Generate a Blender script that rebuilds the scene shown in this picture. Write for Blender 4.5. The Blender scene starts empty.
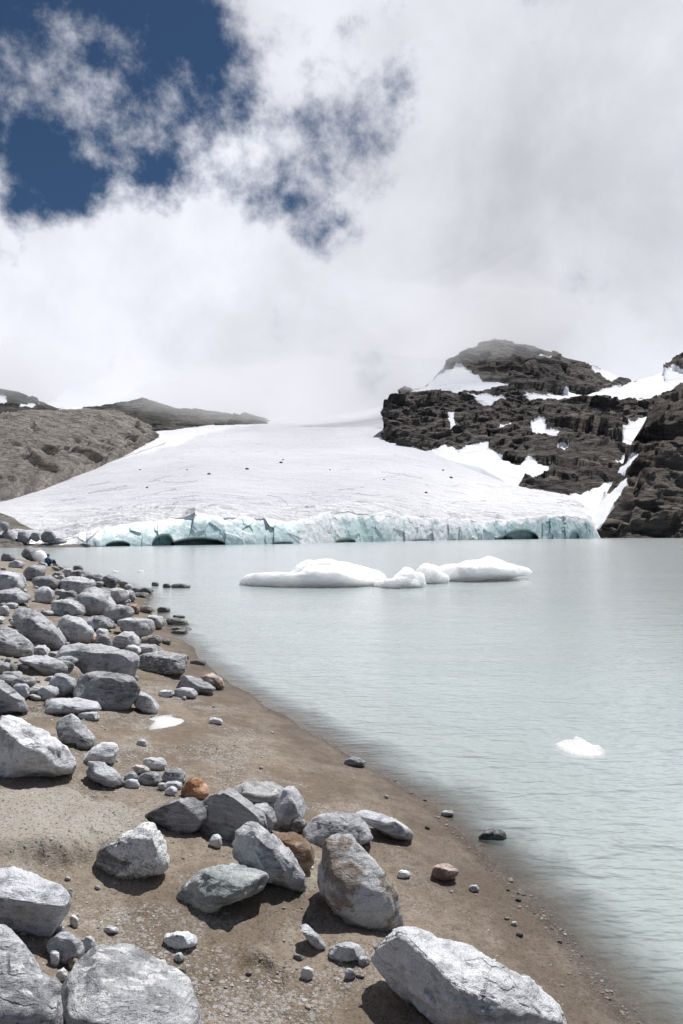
import bpy, bmesh, math, random
import numpy as np
from mathutils import Vector
from mathutils.bvhtree import BVHTree
rng = np.random.default_rng(7)
random.seed(7)
SC = bpy.context.scene
COL = SC.collection

# ------------------------------------------------------------------ camera geometry
F, CX, CY = 683.0, 341.5, 512.0
YH = 533.0
H = 2.6
PITCH = math.atan((YH - CY) / F)
FWD = np.array([0, math.cos(PITCH), math.sin(PITCH)])
UP = np.array([0, -math.sin(PITCH), math.cos(PITCH)])
RT = np.array([1.0, 0, 0])
CAM = np.array([0, 0, H])
def ray(px, py):
    return FWD + RT * ((px - CX) / F) - UP * ((py - CY) / F)
def at(px, py, d):
    """point on the line of sight at horizontal distance y = d"""
    r = ray(px, py)
    return CAM + r * (d / r[1])
def on_z(px, py, z=0.0):
    r = ray(px, py)
    return CAM + r * ((z - H) / r[2])

# ------------------------------------------------------------------ noise
_perm = rng.permutation(256).astype(np.int32)
_perm = np.concatenate([_perm, _perm, _perm])
_grad = rng.normal(size=(256, 3)); _grad /= np.linalg.norm(_grad, axis=1)[:, None]
def perlin(p):
    p = np.asarray(p, dtype=np.float64)
    i = np.floor(p).astype(np.int64); f = p - i
    i = i & 255
    u = f * f * f * (f * (f * 6 - 15) + 10)
    out = 0
    for dx in (0, 1):
        wx = u[..., 0] if dx else 1 - u[..., 0]
        for dy in (0, 1):
            wy = u[..., 1] if dy else 1 - u[..., 1]
            for dz in (0, 1):
                wz = u[..., 2] if dz else 1 - u[..., 2]
                h = _perm[(_perm[(_perm[(i[..., 0] + dx) & 255] + i[..., 1] + dy) & 255] + i[..., 2] + dz) & 255]
                g = _grad[h]
                d = g[..., 0] * (f[..., 0] - dx) + g[..., 1] * (f[..., 1] - dy) + g[..., 2] * (f[..., 2] - dz)
                out = out + wx * wy * wz * d
    return out * 1.5
def fbm(p, oct=4, lac=2.07, gain=0.5, ridged=False):
    p = np.asarray(p, dtype=np.float64)
    a, s, t = 1.0, 0, 0
    for k in range(oct):
        n = perlin(p + 17.3 * k)
        if ridged: n = 1 - 2 * np.abs(n)
        s = s + a * n; t += a
        p = p * lac; a *= gain
    return s / t
def P3(x, y, z=0.0):
    x = np.asarray(x, float); y = np.asarray(y, float)
    return np.stack([x, y, np.zeros_like(x) + z], -1)
_rnd = rng.uniform(-1, 1, (4096, 7))
def facet(p, tilt=0.9):
    """broken faces: nearest random site, each with its own height and tilt (unit cells)"""
    p = np.asarray(p, float); sh = p.shape[:-1]; p = p.reshape(-1, 3)
    i = np.floor(p).astype(np.int64)
    best = np.full(len(p), 1e9); val = np.zeros(len(p))
    for dx in (-1, 0, 1):
        for dy in (-1, 0, 1):
            for dz in (-1, 0, 1):
                c = i + np.array([dx, dy, dz])
                h = ((c[:, 0] * 73856093) ^ (c[:, 1] * 19349663) ^ (c[:, 2] * 83492791)) & 4095
                R = _rnd[h]
                q = p - (c + 0.5 + 0.42 * R[:, :3])
                d = (q * q).sum(1)
                k = d < best
                best[k] = d[k]
                val[k] = (R[:, 3] * 0.6 + tilt * (q * R[:, 4:7]).sum(1))[k]
    return val.reshape(sh)
def sstep(a, b, x):
    t = np.clip((x - a) / (b - a), 0, 1)
    return t * t * (3 - 2 * t)

# ------------------------------------------------------------------ object helpers
def mesh_obj(name, verts, faces, mat, parent=None, smooth=True, attrs=None):
    me = bpy.data.meshes.new(name)
    verts = np.asarray(verts, np.float32); faces = np.asarray(faces, np.int32)
    n = faces.shape[1]
    me.vertices.add(len(verts)); me.vertices.foreach_set('co', verts.ravel())
    me.loops.add(faces.size); me.loops.foreach_set('vertex_index', faces.ravel())
    me.polygons.add(len(faces))
    me.polygons.foreach_set('loop_start', np.arange(0, faces.size, n, dtype=np.int32))
    me.polygons.foreach_set('loop_total', np.full(len(faces), n, np.int32))
    me.polygons.foreach_set('use_smooth', np.full(len(faces), smooth, bool))
    me.update(calc_edges=True); me.validate()
    for k, v in (attrs or {}).items():
        a = me.attributes.new(k, 'FLOAT', 'POINT'); a.data.foreach_set('value', np.asarray(v, np.float32).ravel())
    if mat: me.materials.append(mat)
    o = bpy.data.objects.new(name, me); COL.objects.link(o)
    if parent: o.parent = parent
    return o
def tag(o, label=None, cat=None, group=None, kind=None):
    if label: o['label'] = label
    if cat: o['category'] = cat
    if group: o['group'] = group
    if kind: o['kind'] = kind
    return o
def empty(name, loc, label, cat, group=None):
    o = bpy.data.objects.new(name, None); COL.objects.link(o); o.location = loc
    o.empty_display_size = 0.2
    return tag(o, label, cat, group)
def grid_faces(nr, nc):
    a = np.arange(nr * nc).reshape(nr, nc)
    return np.stack([a[:-1, :-1].ravel(), a[:-1, 1:].ravel(), a[1:, 1:].ravel(), a[1:, :-1].ravel()], 1)

# ------------------------------------------------------------------ node helpers
def new_mat(name):
    m = bpy.data.materials.new(name); m.use_nodes = True
    m.node_tree.nodes.clear()
    return m, m.node_tree
class NT:
    def __init__(s, nt): s.nt = nt
    def n(s, t, ins=None, **kw):
        nd = s.nt.nodes.new(t)
        for k, v in kw.items(): setattr(nd, k, v)
        for k, v in (ins or {}).items():
            sk = nd.inputs[k]
            if isinstance(v, bpy.types.NodeSocket): s.nt.links.new(v, sk)
            else: sk.default_value = v
        return nd
    def math(s, op, a, b=0.0, clamp=False):
        nd = s.n('ShaderNodeMath', operation=op, use_clamp=clamp)
        for i, v in enumerate((a, b)):
            if isinstance(v, bpy.types.NodeSocket): s.nt.links.new(v, nd.inputs[i])
            else: nd.inputs[i].default_value = v
        return nd.outputs[0]
    def vmath(s, op, a, b=None):
        nd = s.n('ShaderNodeVectorMath', operation=op)
        for i, v in enumerate((a, b)):
            if v is None: continue
            if isinstance(v, bpy.types.NodeSocket): s.nt.links.new(v, nd.inputs[i])
            else: nd.inputs[i].default_value = v
        return nd
    def noise(s, vec, scale, detail=4, rough=0.55, dist=0.0):
        return s.n('ShaderNodeTexNoise', {'Vector': vec, 'Scale': scale, 'Detail': detail, 'Roughness': rough, 'Distortion': dist}).outputs['Fac']
    def ramp(s, fac, a, b, c0=0.0, c1=1.0, smooth=True):
        nd = s.n('ShaderNodeMapRange', {'Value': fac, 'From Min': a, 'From Max': b, 'To Min': c0, 'To Max': c1},
                 interpolation_type='SMOOTHSTEP' if smooth else 'LINEAR')
        return nd.outputs['Result']
    def mix(s, fac, a, b, mode='MIX'):
        nd = s.n('ShaderNodeMix', data_type='RGBA', blend_type=mode)
        for k, v in ((0, fac), (6, a), (7, b)):
            if isinstance(v, bpy.types.NodeSocket): s.nt.links.new(v, nd.inputs[k])
            else: nd.inputs[k].default_value = (tuple(v) + (1.0,)) if isinstance(v, (tuple, list)) and len(v) == 3 else v
        return nd.outputs[2]
    def attr(s, name): return s.n('ShaderNodeAttribute', attribute_name=name).outputs['Fac']
    def bump(s, h, dist, strength=1.0):
        return s.n('ShaderNodeBump', {'Height': h, 'Distance': dist, 'Strength': strength}).outputs['Normal']
    def out(s, sh, vol=None):
        o = s.n('ShaderNodeOutputMaterial')
        if sh: s.nt.links.new(sh, o.inputs['Surface'])
        if vol: s.nt.links.new(vol, o.inputs['Volume'])
    def principled(s, col, rough=0.8, normal=None, spec=0.3, **kw):
        ins = {'Base Color': col if isinstance(col, bpy.types.NodeSocket) else tuple(col) + (1,), 'Roughness': rough, 'Specular IOR Level': spec}
        if normal: ins['Normal'] = normal
        ins.update(kw)
        return s.n('ShaderNodeBsdfPrincipled', ins).outputs[0]

# ------------------------------------------------------------------ materials
def rock_material(name, style):
    m, nt = new_mat(name); g = NT(nt)
    tc = g.n('ShaderNodeTexCoord').outputs['Object']
    oi = g.n('ShaderNodeObjectInfo')
    off = g.vmath('SCALE', g.n('ShaderNodeCombineXYZ', {'X': oi.outputs['Random'], 'Y': oi.outputs['Random'], 'Z': oi.outputs['Random']}).outputs[0])
    off.inputs['Scale'].default_value = 37.0
    p = g.vmath('ADD', tc, off.outputs[0]).outputs[0]
    # foliation: stretched coordinates, each stone turned its own way
    rot = g.n('ShaderNodeMapping', {'Vector': p, 'Rotation': (0.5, 0.9, 0.3), 'Scale': (1.0, 1.4, 6.0)}).outputs[0]
    rr = g.n('ShaderNodeVectorRotate', {'Vector': rot, 'Angle': g.math('MULTIPLY', oi.outputs['Random'], 6.0)}, rotation_type='Z_AXIS').outputs[0]
    big = g.noise(p, 3.0, 6, 0.6)
    mid = g.noise(p, 16.0, 6, 0.65)
    fol = g.noise(rr, 4.5, 7, 0.7, 0.6)
    fine = g.noise(p, 130.0, 3, 0.7)
    spk = g.noise(p, 62.0, 2, 0.5)
    base = g.mix(1.0, oi.outputs['Color'], (1.54, 1.56, 1.60, 1.0), 'MULTIPLY')
    dark = g.mix(1.0, base, (0.46, 0.46, 0.465), 'MULTIPLY')
    lite = g.mix(0.5, base, (0.74, 0.745, 0.755))
    c = g.mix(g.ramp(g.math('ADD', big, g.math('MULTIPLY', g.math('SUBTRACT', mid, 0.5), 0.5)), 0.36, 0.56), dark, base)
    c = g.mix(g.math('MULTIPLY', g.ramp(fol, 0.46, 0.66), 0.85), c, lite)
    c = g.mix(g.math('MULTIPLY', g.ramp(fol, 0.47, 0.30), 0.5), c, dark)
    if style == 'speckled':
        st = g.n('ShaderNodeMapping', {'Vector': p, 'Rotation': (0.2, 0.75, 0.5), 'Scale': (0.4, 1.3, 1.3)}).outputs[0]
        fl = g.noise(st, 26.0, 2, 0.5)
        c = g.mix(g.math('MULTIPLY', g.ramp(fl, 0.55, 0.63), 0.85), c, (0.80, 0.80, 0.81))
        c = g.mix(g.math('MULTIPLY', g.ramp(spk, 0.57, 0.70), 0.6), c, (0.10, 0.10, 0.105))
        c = g.mix(g.math('MULTIPLY', g.ramp(fine, 0.52, 0.66), 0.35), c, (0.12, 0.12, 0.125))
    elif style == 'quartz':
        zc = g.n('ShaderNodeSeparateXYZ', {'Vector': tc}).outputs
        crust = g.math('ADD', g.math('MULTIPLY', zc['X'], 1.7), g.math('ADD', g.math('MULTIPLY', zc['Z'], 2.2), g.math('MULTIPLY', g.math('SUBTRACT', mid, 0.5), 2.0)))
        c = g.mix(g.ramp(crust, -0.14, 0.05), c, (0.84, 0.84, 0.85))
        c = g.mix(g.math('MULTIPLY', g.ramp(spk, 0.55, 0.68), 0.6), c, (0.07, 0.07, 0.072))
    elif style == 'stained':
        c = g.mix(g.math('MULTIPLY', g.ramp(g.noise(p, 5.0, 5, 0.65), 0.47, 0.58), 0.8), c, (0.22, 0.155, 0.11))
        c = g.mix(g.math('MULTIPLY', g.ramp(mid, 0.56, 0.7), 0.5), c, (0.46, 0.42, 0.39))
    elif style == 'banded':
        w = g.n('ShaderNodeTexWave', {'Vector': rr, 'Scale': 1.6, 'Distortion': 5.0, 'Detail': 4.0, 'Detail Scale': 1.6}).outputs['Fac']
        c = g.mix(g.math('MULTIPLY', g.ramp(w, 0.62, 0.9), 0.5), c, lite)
        c = g.mix(g.math('MULTIPLY', g.ramp(w, 0.28, 0.05), 0.4), c, dark)
    c = g.mix(g.ramp(fine, 0.30, 0.62), g.mix(1.0, c, (0.62, 0.62, 0.62), 'MULTIPLY'), c)
    # joints: thin dark cracks that run along the banding
    cw = g.vmath('SCALE', g.n('ShaderNodeTexNoise', {'Vector': p, 'Scale': 6.0, 'Detail': 4.0}).outputs['Color']); cw.inputs['Scale'].default_value = 0.16
    ck = g.n('ShaderNodeMapping', {'Vector': g.vmath('ADD', p, cw.outputs[0]).outputs[0], 'Rotation': (0.5, 0.9, 0.3), 'Scale': (0.8, 1.0, 2.6)}).outputs[0]
    vc = g.n('ShaderNodeTexVoronoi', {'Vector': ck, 'Scale': 3.2}, feature='DISTANCE_TO_EDGE').outputs['Distance']
    crk = g.math('MULTIPLY', g.ramp(vc, 0.030, 0.004), g.ramp(g.noise(p, 4.0, 3, 0.5), 0.52, 0.62))
    c = g.mix(g.math('MULTIPLY', crk, 0.32), c, (0.10, 0.10, 0.102))
    # a few pale quartz threads
    vn = g.math('ABSOLUTE', g.math('SUBTRACT', g.noise(p, 2.3, 3, 0.5, 0.4), 0.5))
    c = g.mix(g.math('MULTIPLY', g.ramp(vn, 0.010, 0.002), g.ramp(big, 0.5, 0.62)), c, (0.6, 0.6, 0.6))
    h = g.math('ADD', g.math('SUBTRACT', g.math('MULTIPLY', fol, 1.2), g.math('MULTIPLY', crk, 0.35)), g.math('ADD', g.math('MULTIPLY', mid, 1.0), g.math('MULTIPLY', fine, 0.25)))
    nrm = g.bump(h, 0.028, 0.9)
    g.out(g.principled(c, 0.82, nrm, 0.25))
    return m
ROCK = {k: rock_material('rock_' + k, k) for k in ('plain', 'speckled', 'quartz', 'stained', 'banded')}

def ice_material(name, col, blue):
    m, nt = new_mat(name); g = NT(nt)
    tc = g.n('ShaderNodeTexCoord').outputs['Object']
    n1 = g.noise(tc, 1.6, 6, 0.6); n2 = g.noise(tc, 9.0, 5, 0.6)
    c = g.mix(g.math('MULTIPLY', g.ramp(n1, 0.50, 0.70), 0.25), col, blue)
    nrm = g.bump(g.math('ADD', n1, g.math('MULTIPLY', n2, 0.35)), 0.10, 0.6)
    pr = g.principled(c, 0.55, nrm, 0.3, **{'Subsurface Weight': 1.0, 'Subsurface Scale': 1.2, 'Subsurface Radius': (1.0, 1.0, 1.0)})
    g.out(pr)
    return m
ICE = ice_material('floe_ice', (0.93, 0.94, 0.95), (0.74, 0.86, 0.88))
SNOWP = ice_material('old_snow', (0.78, 0.79, 0.80), (0.70, 0.74, 0.78))

def ground_material():
    m, nt = new_mat('beach_sand'); g = NT(nt)
    tc = g.n('ShaderNodeNewGeometry').outputs['Position']
    wet, gravel, pale = g.attr('wet'), g.attr('gravel'), g.attr('pale')
    n1 = g.noise(tc, 1.3, 6, 0.6); n2 = g.noise(tc, 9.0, 6, 0.65); n3 = g.noise(tc, 70.0, 4, 0.7)
    n4 = g.noise(tc, 260.0, 2, 0.6)
    vor = g.n('ShaderNodeTexVoronoi', {'Vector': tc, 'Scale': 85.0, 'Randomness': 1.0})
    vor2 = g.n('ShaderNodeTexVoronoi', {'Vector': tc, 'Scale': 32.0, 'Randomness': 1.0})
    c = g.mix(g.ramp(n1, 0.40, 0.60), (0.185, 0.146, 0.110), (0.285, 0.236, 0.188))
    c = g.mix(g.math('MULTIPLY', g.ramp(n2, 0.42, 0.62), 0.5), c, (0.145, 0.112, 0.083))
    c = g.mix(g.math('MULTIPLY', pale, 0.85), c, (0.37, 0.335, 0.29))
    dust = g.math('MULTIPLY', g.ramp(g.noise(tc, 2.1, 5, 0.6, 0.6), 0.52, 0.62), g.ramp(g.noise(tc, 38.0, 4, 0.7), 0.42, 0.60))
    c = g.mix(g.math('MULTIPLY', g.math('MULTIPLY', dust, g.math('SUBTRACT', 1.0, wet)), 0.55), c, (0.46, 0.44, 0.415))
    # single grains of pale and dark grit
    gv = g.n('ShaderNodeSeparateColor', {'Color': vor.outputs['Color']}).outputs
    c = g.mix(g.math('MULTIPLY', g.ramp(gv[0], 0.72, 0.86), g.math('ADD', 0.07, g.math('MULTIPLY', gravel, 0.5))), c, (0.45, 0.44, 0.425))
    c = g.mix(g.math('MULTIPLY', g.ramp(gv[1], 0.76, 0.9), 0.5), c, (0.075, 0.062, 0.05))
    gv2 = g.n('ShaderNodeSeparateColor', {'Color': vor2.outputs['Color']}).outputs
    c = g.mix(g.math('MULTIPLY', g.math('MULTIPLY', g.ramp(gv2[0], 0.75, 0.85), g.math('MULTIPLY', gravel, 0.7)), g.ramp(vor2.outputs['Distance'], 0.55, 0.35)), c, (0.42, 0.41, 0.40))
    c = g.mix(g.ramp(n4, 0.3, 0.7, 0.0, 0.35), c, g.mix(1.0, c, (0.5, 0.5, 0.5), 'MULTIPLY'))
    wcol = g.mix(1.0, c, (0.50, 0.47, 0.46), 'MULTIPLY')
    c = g.mix(wet, c, wcol)
    h = g.math('ADD', g.math('MULTIPLY', n2, 1.0), g.math('ADD', g.math('MULTIPLY', n3, 0.35), g.math('MULTIPLY', g.math('SUBTRACT', 1.0, vor.outputs['Distance']), g.math('ADD', 0.10, g.math('MULTIPLY', gravel, 0.25)))))
    nrm = g.bump(h, 0.030, 0.85)
    rough = g.ramp(wet, 0.0, 1.0, 0.92, 0.62)
    g.out(g.principled(c, rough, nrm, 0.25))
    return m

def terrain_material(name, c0, c1, c2, c3, bands=1.0, det=1.0):
    m, nt = new_mat(name); g = NT(nt)
    tc = g.n('ShaderNodeNewGeometry').outputs['Position']
    snow = g.attr('snow')
    st = g.n('ShaderNodeMapping', {'Vector': tc, 'Rotation': (0.25, -0.35, 0.2), 'Scale': (0.4, 0.4, 1.9)}).outputs[0]
    n1 = g.noise(tc, 0.018 * det, 8, 0.66); n2 = g.noise(st, 0.075 * det, 9, 0.74, 1.2); n3 = g.noise(tc, 0.22 * det, 8, 0.75)
    c = g.mix(g.ramp(n1, 0.38, 0.62), c0, c1)
    c = g.mix(g.math('MULTIPLY', g.ramp(n2, 0.48, 0.66), 0.85), c, c2)
    c = g.mix(g.math('MULTIPLY', g.ramp(n3, 0.54, 0.70), 0.55), c, c3)
    c = g.mix(g.math('MULTIPLY', g.ramp(n2, 0.46, 0.34), 0.5), c, g.mix(1.0, c, (0.42, 0.42, 0.44), 'MULTIPLY'))
    kw = g.vmath('SCALE', g.n('ShaderNodeTexNoise', {'Vector': tc, 'Scale': 0.06, 'Detail': 6.0, 'Roughness': 0.65}).outputs['Color']); kw.inputs['Scale'].default_value = 9.0
    vk = g.n('ShaderNodeTexVoronoi', {'Vector': g.vmath('ADD', st, kw.outputs[0]).outputs[0], 'Scale': 0.16 * bands}, feature='DISTANCE_TO_EDGE').outputs['Distance']
    crk = g.math('MULTIPLY', g.ramp(vk, 0.09, 0.01), g.ramp(n3, 0.46, 0.58))
    c = g.mix(g.math('MULTIPLY', crk, 0.6), c, (0.05, 0.048, 0.047))
    # ragged snow edge
    sn = g.math('ADD', snow, g.math('MULTIPLY', g.math('SUBTRACT', g.noise(tc, 0.22, 7, 0.72), 0.5), 1.1))
    sm = g.ramp(sn, 0.46, 0.54)
    c = g.mix(sm, c, (0.70, 0.71, 0.75))
    h = g.math('ADD', g.math('SUBTRACT', g.math('MULTIPLY', n2, 11.0), g.math('MULTIPLY', crk, 1.5)), g.math('MULTIPLY', n3, 4.0))
    h = g.mix(sm, h, g.math('MULTIPLY', n1, 1.0))
    nrm = g.bump(h, 1.0, 0.9)
    g.out(g.principled(c, 0.9, nrm, 0.15))
    return m

def glacier_material():
    m, nt = new_mat('glacier_snow'); g = NT(nt)
    tc = g.n('ShaderNodeNewGeometry').outputs['Position']
    sunlit, crack, dirt = g.attr('sunlit'), g.attr('crack'), g.attr('dirt')
    st = g.n('ShaderNodeMapping', {'Vector': tc, 'Rotation': (0, 0, 0.25), 'Scale': (0.35, 1.0, 1.0)}).outputs[0]
    n1 = g.noise(tc, 0.012, 6, 0.6); n2 = g.noise(st, 0.12, 8, 0.7, 0.6); n3 = g.noise(tc, 0.8, 6, 0.7)
    c = g.mix(g.ramp(n1, 0.35, 0.65), (0.585, 0.59, 0.63), (0.65, 0.655, 0.69))  # cloud shadow over the middle glacier is put into these greys
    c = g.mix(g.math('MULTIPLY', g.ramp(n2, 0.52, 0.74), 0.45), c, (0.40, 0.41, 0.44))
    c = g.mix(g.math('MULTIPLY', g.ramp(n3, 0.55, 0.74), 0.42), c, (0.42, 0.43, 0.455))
    c = g.mix(sunlit, c, g.mix(g.math('MULTIPLY', g.ramp(n2, 0.5, 0.7), 0.6), (0.80, 0.80, 0.815), (0.56, 0.58, 0.61)))  # whiter zones: sunlight beyond the cloud shadow painted into the colour
    c = g.mix(g.math('MULTIPLY', dirt, g.ramp(n3, 0.38, 0.62)), c, (0.20, 0.19, 0.18))
    # thin crevasse lines
    cr = g.math('ABSOLUTE', g.math('SUBTRACT', g.noise(st, 0.045, 4, 0.5, 1.2), 0.5))
    gate = g.ramp(g.noise(tc, 0.03, 3, 0.5), 0.56, 0.64)
    c = g.mix(g.math('MULTIPLY', g.math('MULTIPLY', g.ramp(cr, 0.007, 0.001), gate), 0.8), c, (0.20, 0.24, 0.27))
    c = g.mix(crack, c, (0.12, 0.13, 0.14))
    nrm = g.bump(g.math('ADD', g.math('MULTIPLY', n2, 4.0), g.math('MULTIPLY', n3, 1.0)), 1.0, 0.8)
    g.out(g.principled(c, 0.75, nrm, 0.2))
    return m

def icefront_material():
    m, nt = new_mat('blue_ice'); g = NT(nt)
    tc = g.n('ShaderNodeNewGeometry').outputs['Position']
    blue, cave = g.attr('blue'), g.attr('cave')
    fl = g.n('ShaderNodeMapping', {'Vector': tc, 'Rotation': (0, 0.12, 0), 'Scale': (1.0, 0.5, 0.42)}).outputs[0]
    n1 = g.noise(fl, 0.12, 6, 0.55, 0.8); n2 = g.noise(tc, 0.4, 6, 0.6); n3 = g.noise(fl, 0.2, 5, 0.55, 1.0)
    white = (0.88, 0.885, 0.90)
    c = g.mix(g.ramp(n1, 0.36, 0.62), (0.41, 0.565, 0.575), (0.62, 0.735, 0.745))
    c = g.mix(g.math('MULTIPLY', g.ramp(n3, 0.50, 0.64), 0.75), c, (0.76, 0.83, 0.85))
    wh = g.math('SUBTRACT', blue, g.math('MULTIPLY', g.math('SUBTRACT', n2, 0.5), 1.2))
    c = g.mix(g.ramp(wh, 0.25, 0.6), white, c)
    c = g.mix(g.math('MULTIPLY', g.ramp(n3, 0.40, 0.30), 0.55), c, (0.20, 0.30, 0.31))
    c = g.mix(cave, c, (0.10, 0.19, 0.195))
    nrm = g.bump(g.math('ADD', g.math('MULTIPLY', n1, 1.5), g.math('MULTIPLY', n2, 0.9)), 1.0, 0.6)
    g.out(g.principled(c, 0.45, nrm, 0.35))
    return m

def water_material():
    m, nt = new_mat('milky_water'); g = NT(nt)
    tc = g.n('ShaderNodeNewGeometry').outputs['Position']
    dep = g.attr('depth')
    w1 = g.n('ShaderNodeMapping', {'Vector': tc, 'Rotation': (0, 0, -0.25), 'Scale': (1.0, 2.5, 1.0)}).outputs[0]
    w2 = g.n('ShaderNodeMapping', {'Vector': tc, 'Rotation': (0, 0, 0.12), 'Scale': (1.0, 2.2, 1.0)}).outputs[0]
    a = g.noise(w1, 3.1, 2, 0.5, 0.2); b = g.noise(w2, 8.5, 2, 0.5, 0.1); cst = g.noise(w1, 0.55, 3, 0.5)
    h = g.math('ADD', g.math('MULTIPLY', a, 1.0), g.math('ADD', g.math('MULTIPLY', b, 0.30), g.math('MULTIPLY', cst, 2.2)))
    nrm = g.bump(h, 0.12, 0.85); gn = g.bump(h, 0.020, 0.8)
    cloudy = g.noise(tc, 1.1, 5, 0.6, 1.2)
    dd = g.math('MULTIPLY', dep, g.ramp(cloudy, 0.25, 0.75, 0.72, 1.3))
    alpha = g.ramp(dd, -0.008, 0.118)
    far = g.noise(w1, 0.08, 4, 0.5)
    milk = g.mix(g.ramp(far, 0.35, 0.65), (0.350, 0.402, 0.404), (0.388, 0.436, 0.436))
    milk = g.mix(g.ramp(dep, 0.10, 0.55), (0.325, 0.365, 0.36), milk)
    body = g.n('ShaderNodeMixShader', {0: alpha, 1: g.n('ShaderNodeBsdfTransparent', {'Color': (0.93, 0.94, 0.93, 1)}).outputs[0],
               2: g.n('ShaderNodeBsdfDiffuse', {'Color': milk, 'Normal': nrm}).outputs[0]}).outputs[0]
    fr = g.n('ShaderNodeFresnel', {'IOR': 1.33, 'Normal': gn}).outputs[0]
    fin = g.n('ShaderNodeMixShader', {0: g.math('MULTIPLY', fr, 0.85), 1: body, 2: g.n('ShaderNodeBsdfGlossy', {'Color': (1, 1, 1, 1), 'Roughness': 0.18, 'Normal': gn}).outputs[0]}).outputs[0]
    g.out(fin)
    return m

def plain(name, col, rough=0.8, var=0.25, scale=20.0):
    m, nt = new_mat(name); g = NT(nt)
    tc = g.n('ShaderNodeTexCoord').outputs['Object']
    n = g.noise(tc, scale, 4, 0.6)
    c = g.mix(g.ramp(n, 0.3, 0.7), tuple(x * (1 - var) for x in col), tuple(min(1, x * (1 + var)) for x in col))
    g.out(g.principled(c, rough, g.bump(n, 0.01, 0.5), 0.25))
    return m

# ------------------------------------------------------------------ ground
shore_px = [(634, 1020), (612, 994), (588, 964), (553, 921), (500, 873), (460, 835), (425, 799), (370, 765), (330, 742), (290, 720),
            (245, 692), (222, 679), (207, 668), (200, 655), (190, 644), (172, 632), (160, 618), (148, 606), (150, 597), (142, 590), (120, 582), (100, 577), (80, 572), (62, 567), (42, 563), (22, 560.5), (0, 559)]
shore = [(8.0, -30.0), (3.4, -3.0), (2.2, 1.4)] + [tuple(on_z(a, b)[:2]) for a, b in shore_px] + [(-60, 72), (-110, 70), (-220, 60)]
shore = np.array(shore)
landpoly = np.vstack([shore, [(-400, 60), (-400, -300), (8.0, -300)]])
def inside(poly, x, y):
    r = np.zeros(np.shape(x), bool)
    n = len(poly)
    for i in range(n):
        x0, y0 = poly[i]; x1, y1 = poly[(i + 1) % n]
        c = ((y0 > y) != (y1 > y))
        with np.errstate(divide='ignore', invalid='ignore'):
            r ^= c & (x < (x1 - x0) * (y - y0) / (y1 - y0 + 1e-12) + x0)
    return r
def seg_dist(pts, x, y, closed=False):
    best = np.full(np.shape(x), 1e9)
    n = len(pts)
    for i in range(n if closed else n - 1):
        ax, ay = pts[i]; bx, by = pts[(i + 1) % n]
        vx, vy = bx - ax, by - ay
        t = np.clip(((x - ax) * vx + (y - ay) * vy) / (vx * vx + vy * vy + 1e-12), 0, 1)
        best = np.minimum(best, np.hypot(x - ax - t * vx, y - ay - t * vy))
    return best
def shore_s(x, y):
    d = seg_dist(shore, x, y)
    return np.where(inside(landpoly, x, y), d, -d)
BUMPS = []      # (x, y, rx, ry, height, soft)
def ground_z(x, y, detail=True):
    x = np.atleast_1d(np.asarray(x, float)); y = np.atleast_1d(np.asarray(y, float))
    s = shore_s(x, y)
    s2 = s + 0.12 * perlin(P3(x * 0.8, y * 0.8, 3.1)) * np.clip(np.hypot(x, y) / 8, 0.3, 3)
    z = np.where(s2 > 0, 1.55 * (1 - np.exp(-np.maximum(s2, 0) / 7.5)), np.maximum(-3.5, 0.16 * s2))
    land = sstep(-0.2, 0.8, s)
    z = z + land * (0.05 * fbm(P3(x * 0.9, y * 0.9, 7.7), 3) + 0.16 * sstep(2, 8, s) * fbm(P3(x * 0.25, y * 0.25, 1.2), 3))
    for bx, by, rx, ry, h, soft in BUMPS:
        q = np.hypot((x - bx) / rx, (y - by) / ry)
        k = q < 2.2
        if not k.any(): continue
        xk, yk = x[k], y[k]
        qk = q[k] + 0.22 * perlin(P3(xk * 3.1, yk * 3.1, 9.0)) + 0.06 * perlin(P3(xk * 14, yk * 14, 2.0))
        z = np.array(z); z[k] += h * sstep(1 + soft, 1 - soft, qk)
    if detail:
        z = z + 0.016 * fbm(P3(x * 4.5, y * 4.5, 0.3), 3) * (0.35 + 0.65 * land) + 0.007 * fbm(P3(x * 22, y * 22, 4.4), 2)
    return z
_ts = np.concatenate([np.linspace(1.0, 12, 700), np.linspace(12.02, 130, 1200)])
GBV = [None]
def hit(px, py, surf=None):
    r = ray(px, py)
    if GBV[0] is not None:
        loc = GBV[0].ray_cast(Vector(CAM), Vector(r / np.linalg.norm(r)))[0]
        if loc is not None: return np.array(loc)
    p = CAM[None] + r[None] * (_ts / r[1])[:, None]
    g = ground_z(p[:, 0], p[:, 1], False)
    k = np.argmax(p[:, 2] < g)
    if p[k, 2] >= g[k]: k = len(_ts) - 1
    return np.array([p[k, 0], p[k, 1], g[k]])
def hit_pt(px, py, extra=0.0):
    q = hit(px, py); q[2] += extra; return q

for (px, py, rx, ry, h, soft) in [(52, 835, 0.62, 0.52, 0.075, 0.12), (-20, 820, 0.8, 0.7, 0.06, 0.15), (30, 690, 0.75, 0.5, 0.10, 0.2), (10, 672, 1.0, 0.35, 0.14, 0.15),
                                  (40, 635, 0.8, 0.8, 0.15, 0.3), (300, 900, 0.45, 0.22, 0.04, 0.5), (255, 968, 0.075, 0.075, -0.05, 0.35), (275, 985, 0.05, 0.07, -0.02, 0.5),
                                  (200, 752, 0.36, 0.03, 0.025, 0.6), (45, 712, 0.45, 0.06, 0.05, 0.3)]:
    q = hit(px, py); BUMPS.append((q[0], q[1], rx, ry, h, soft))

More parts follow.
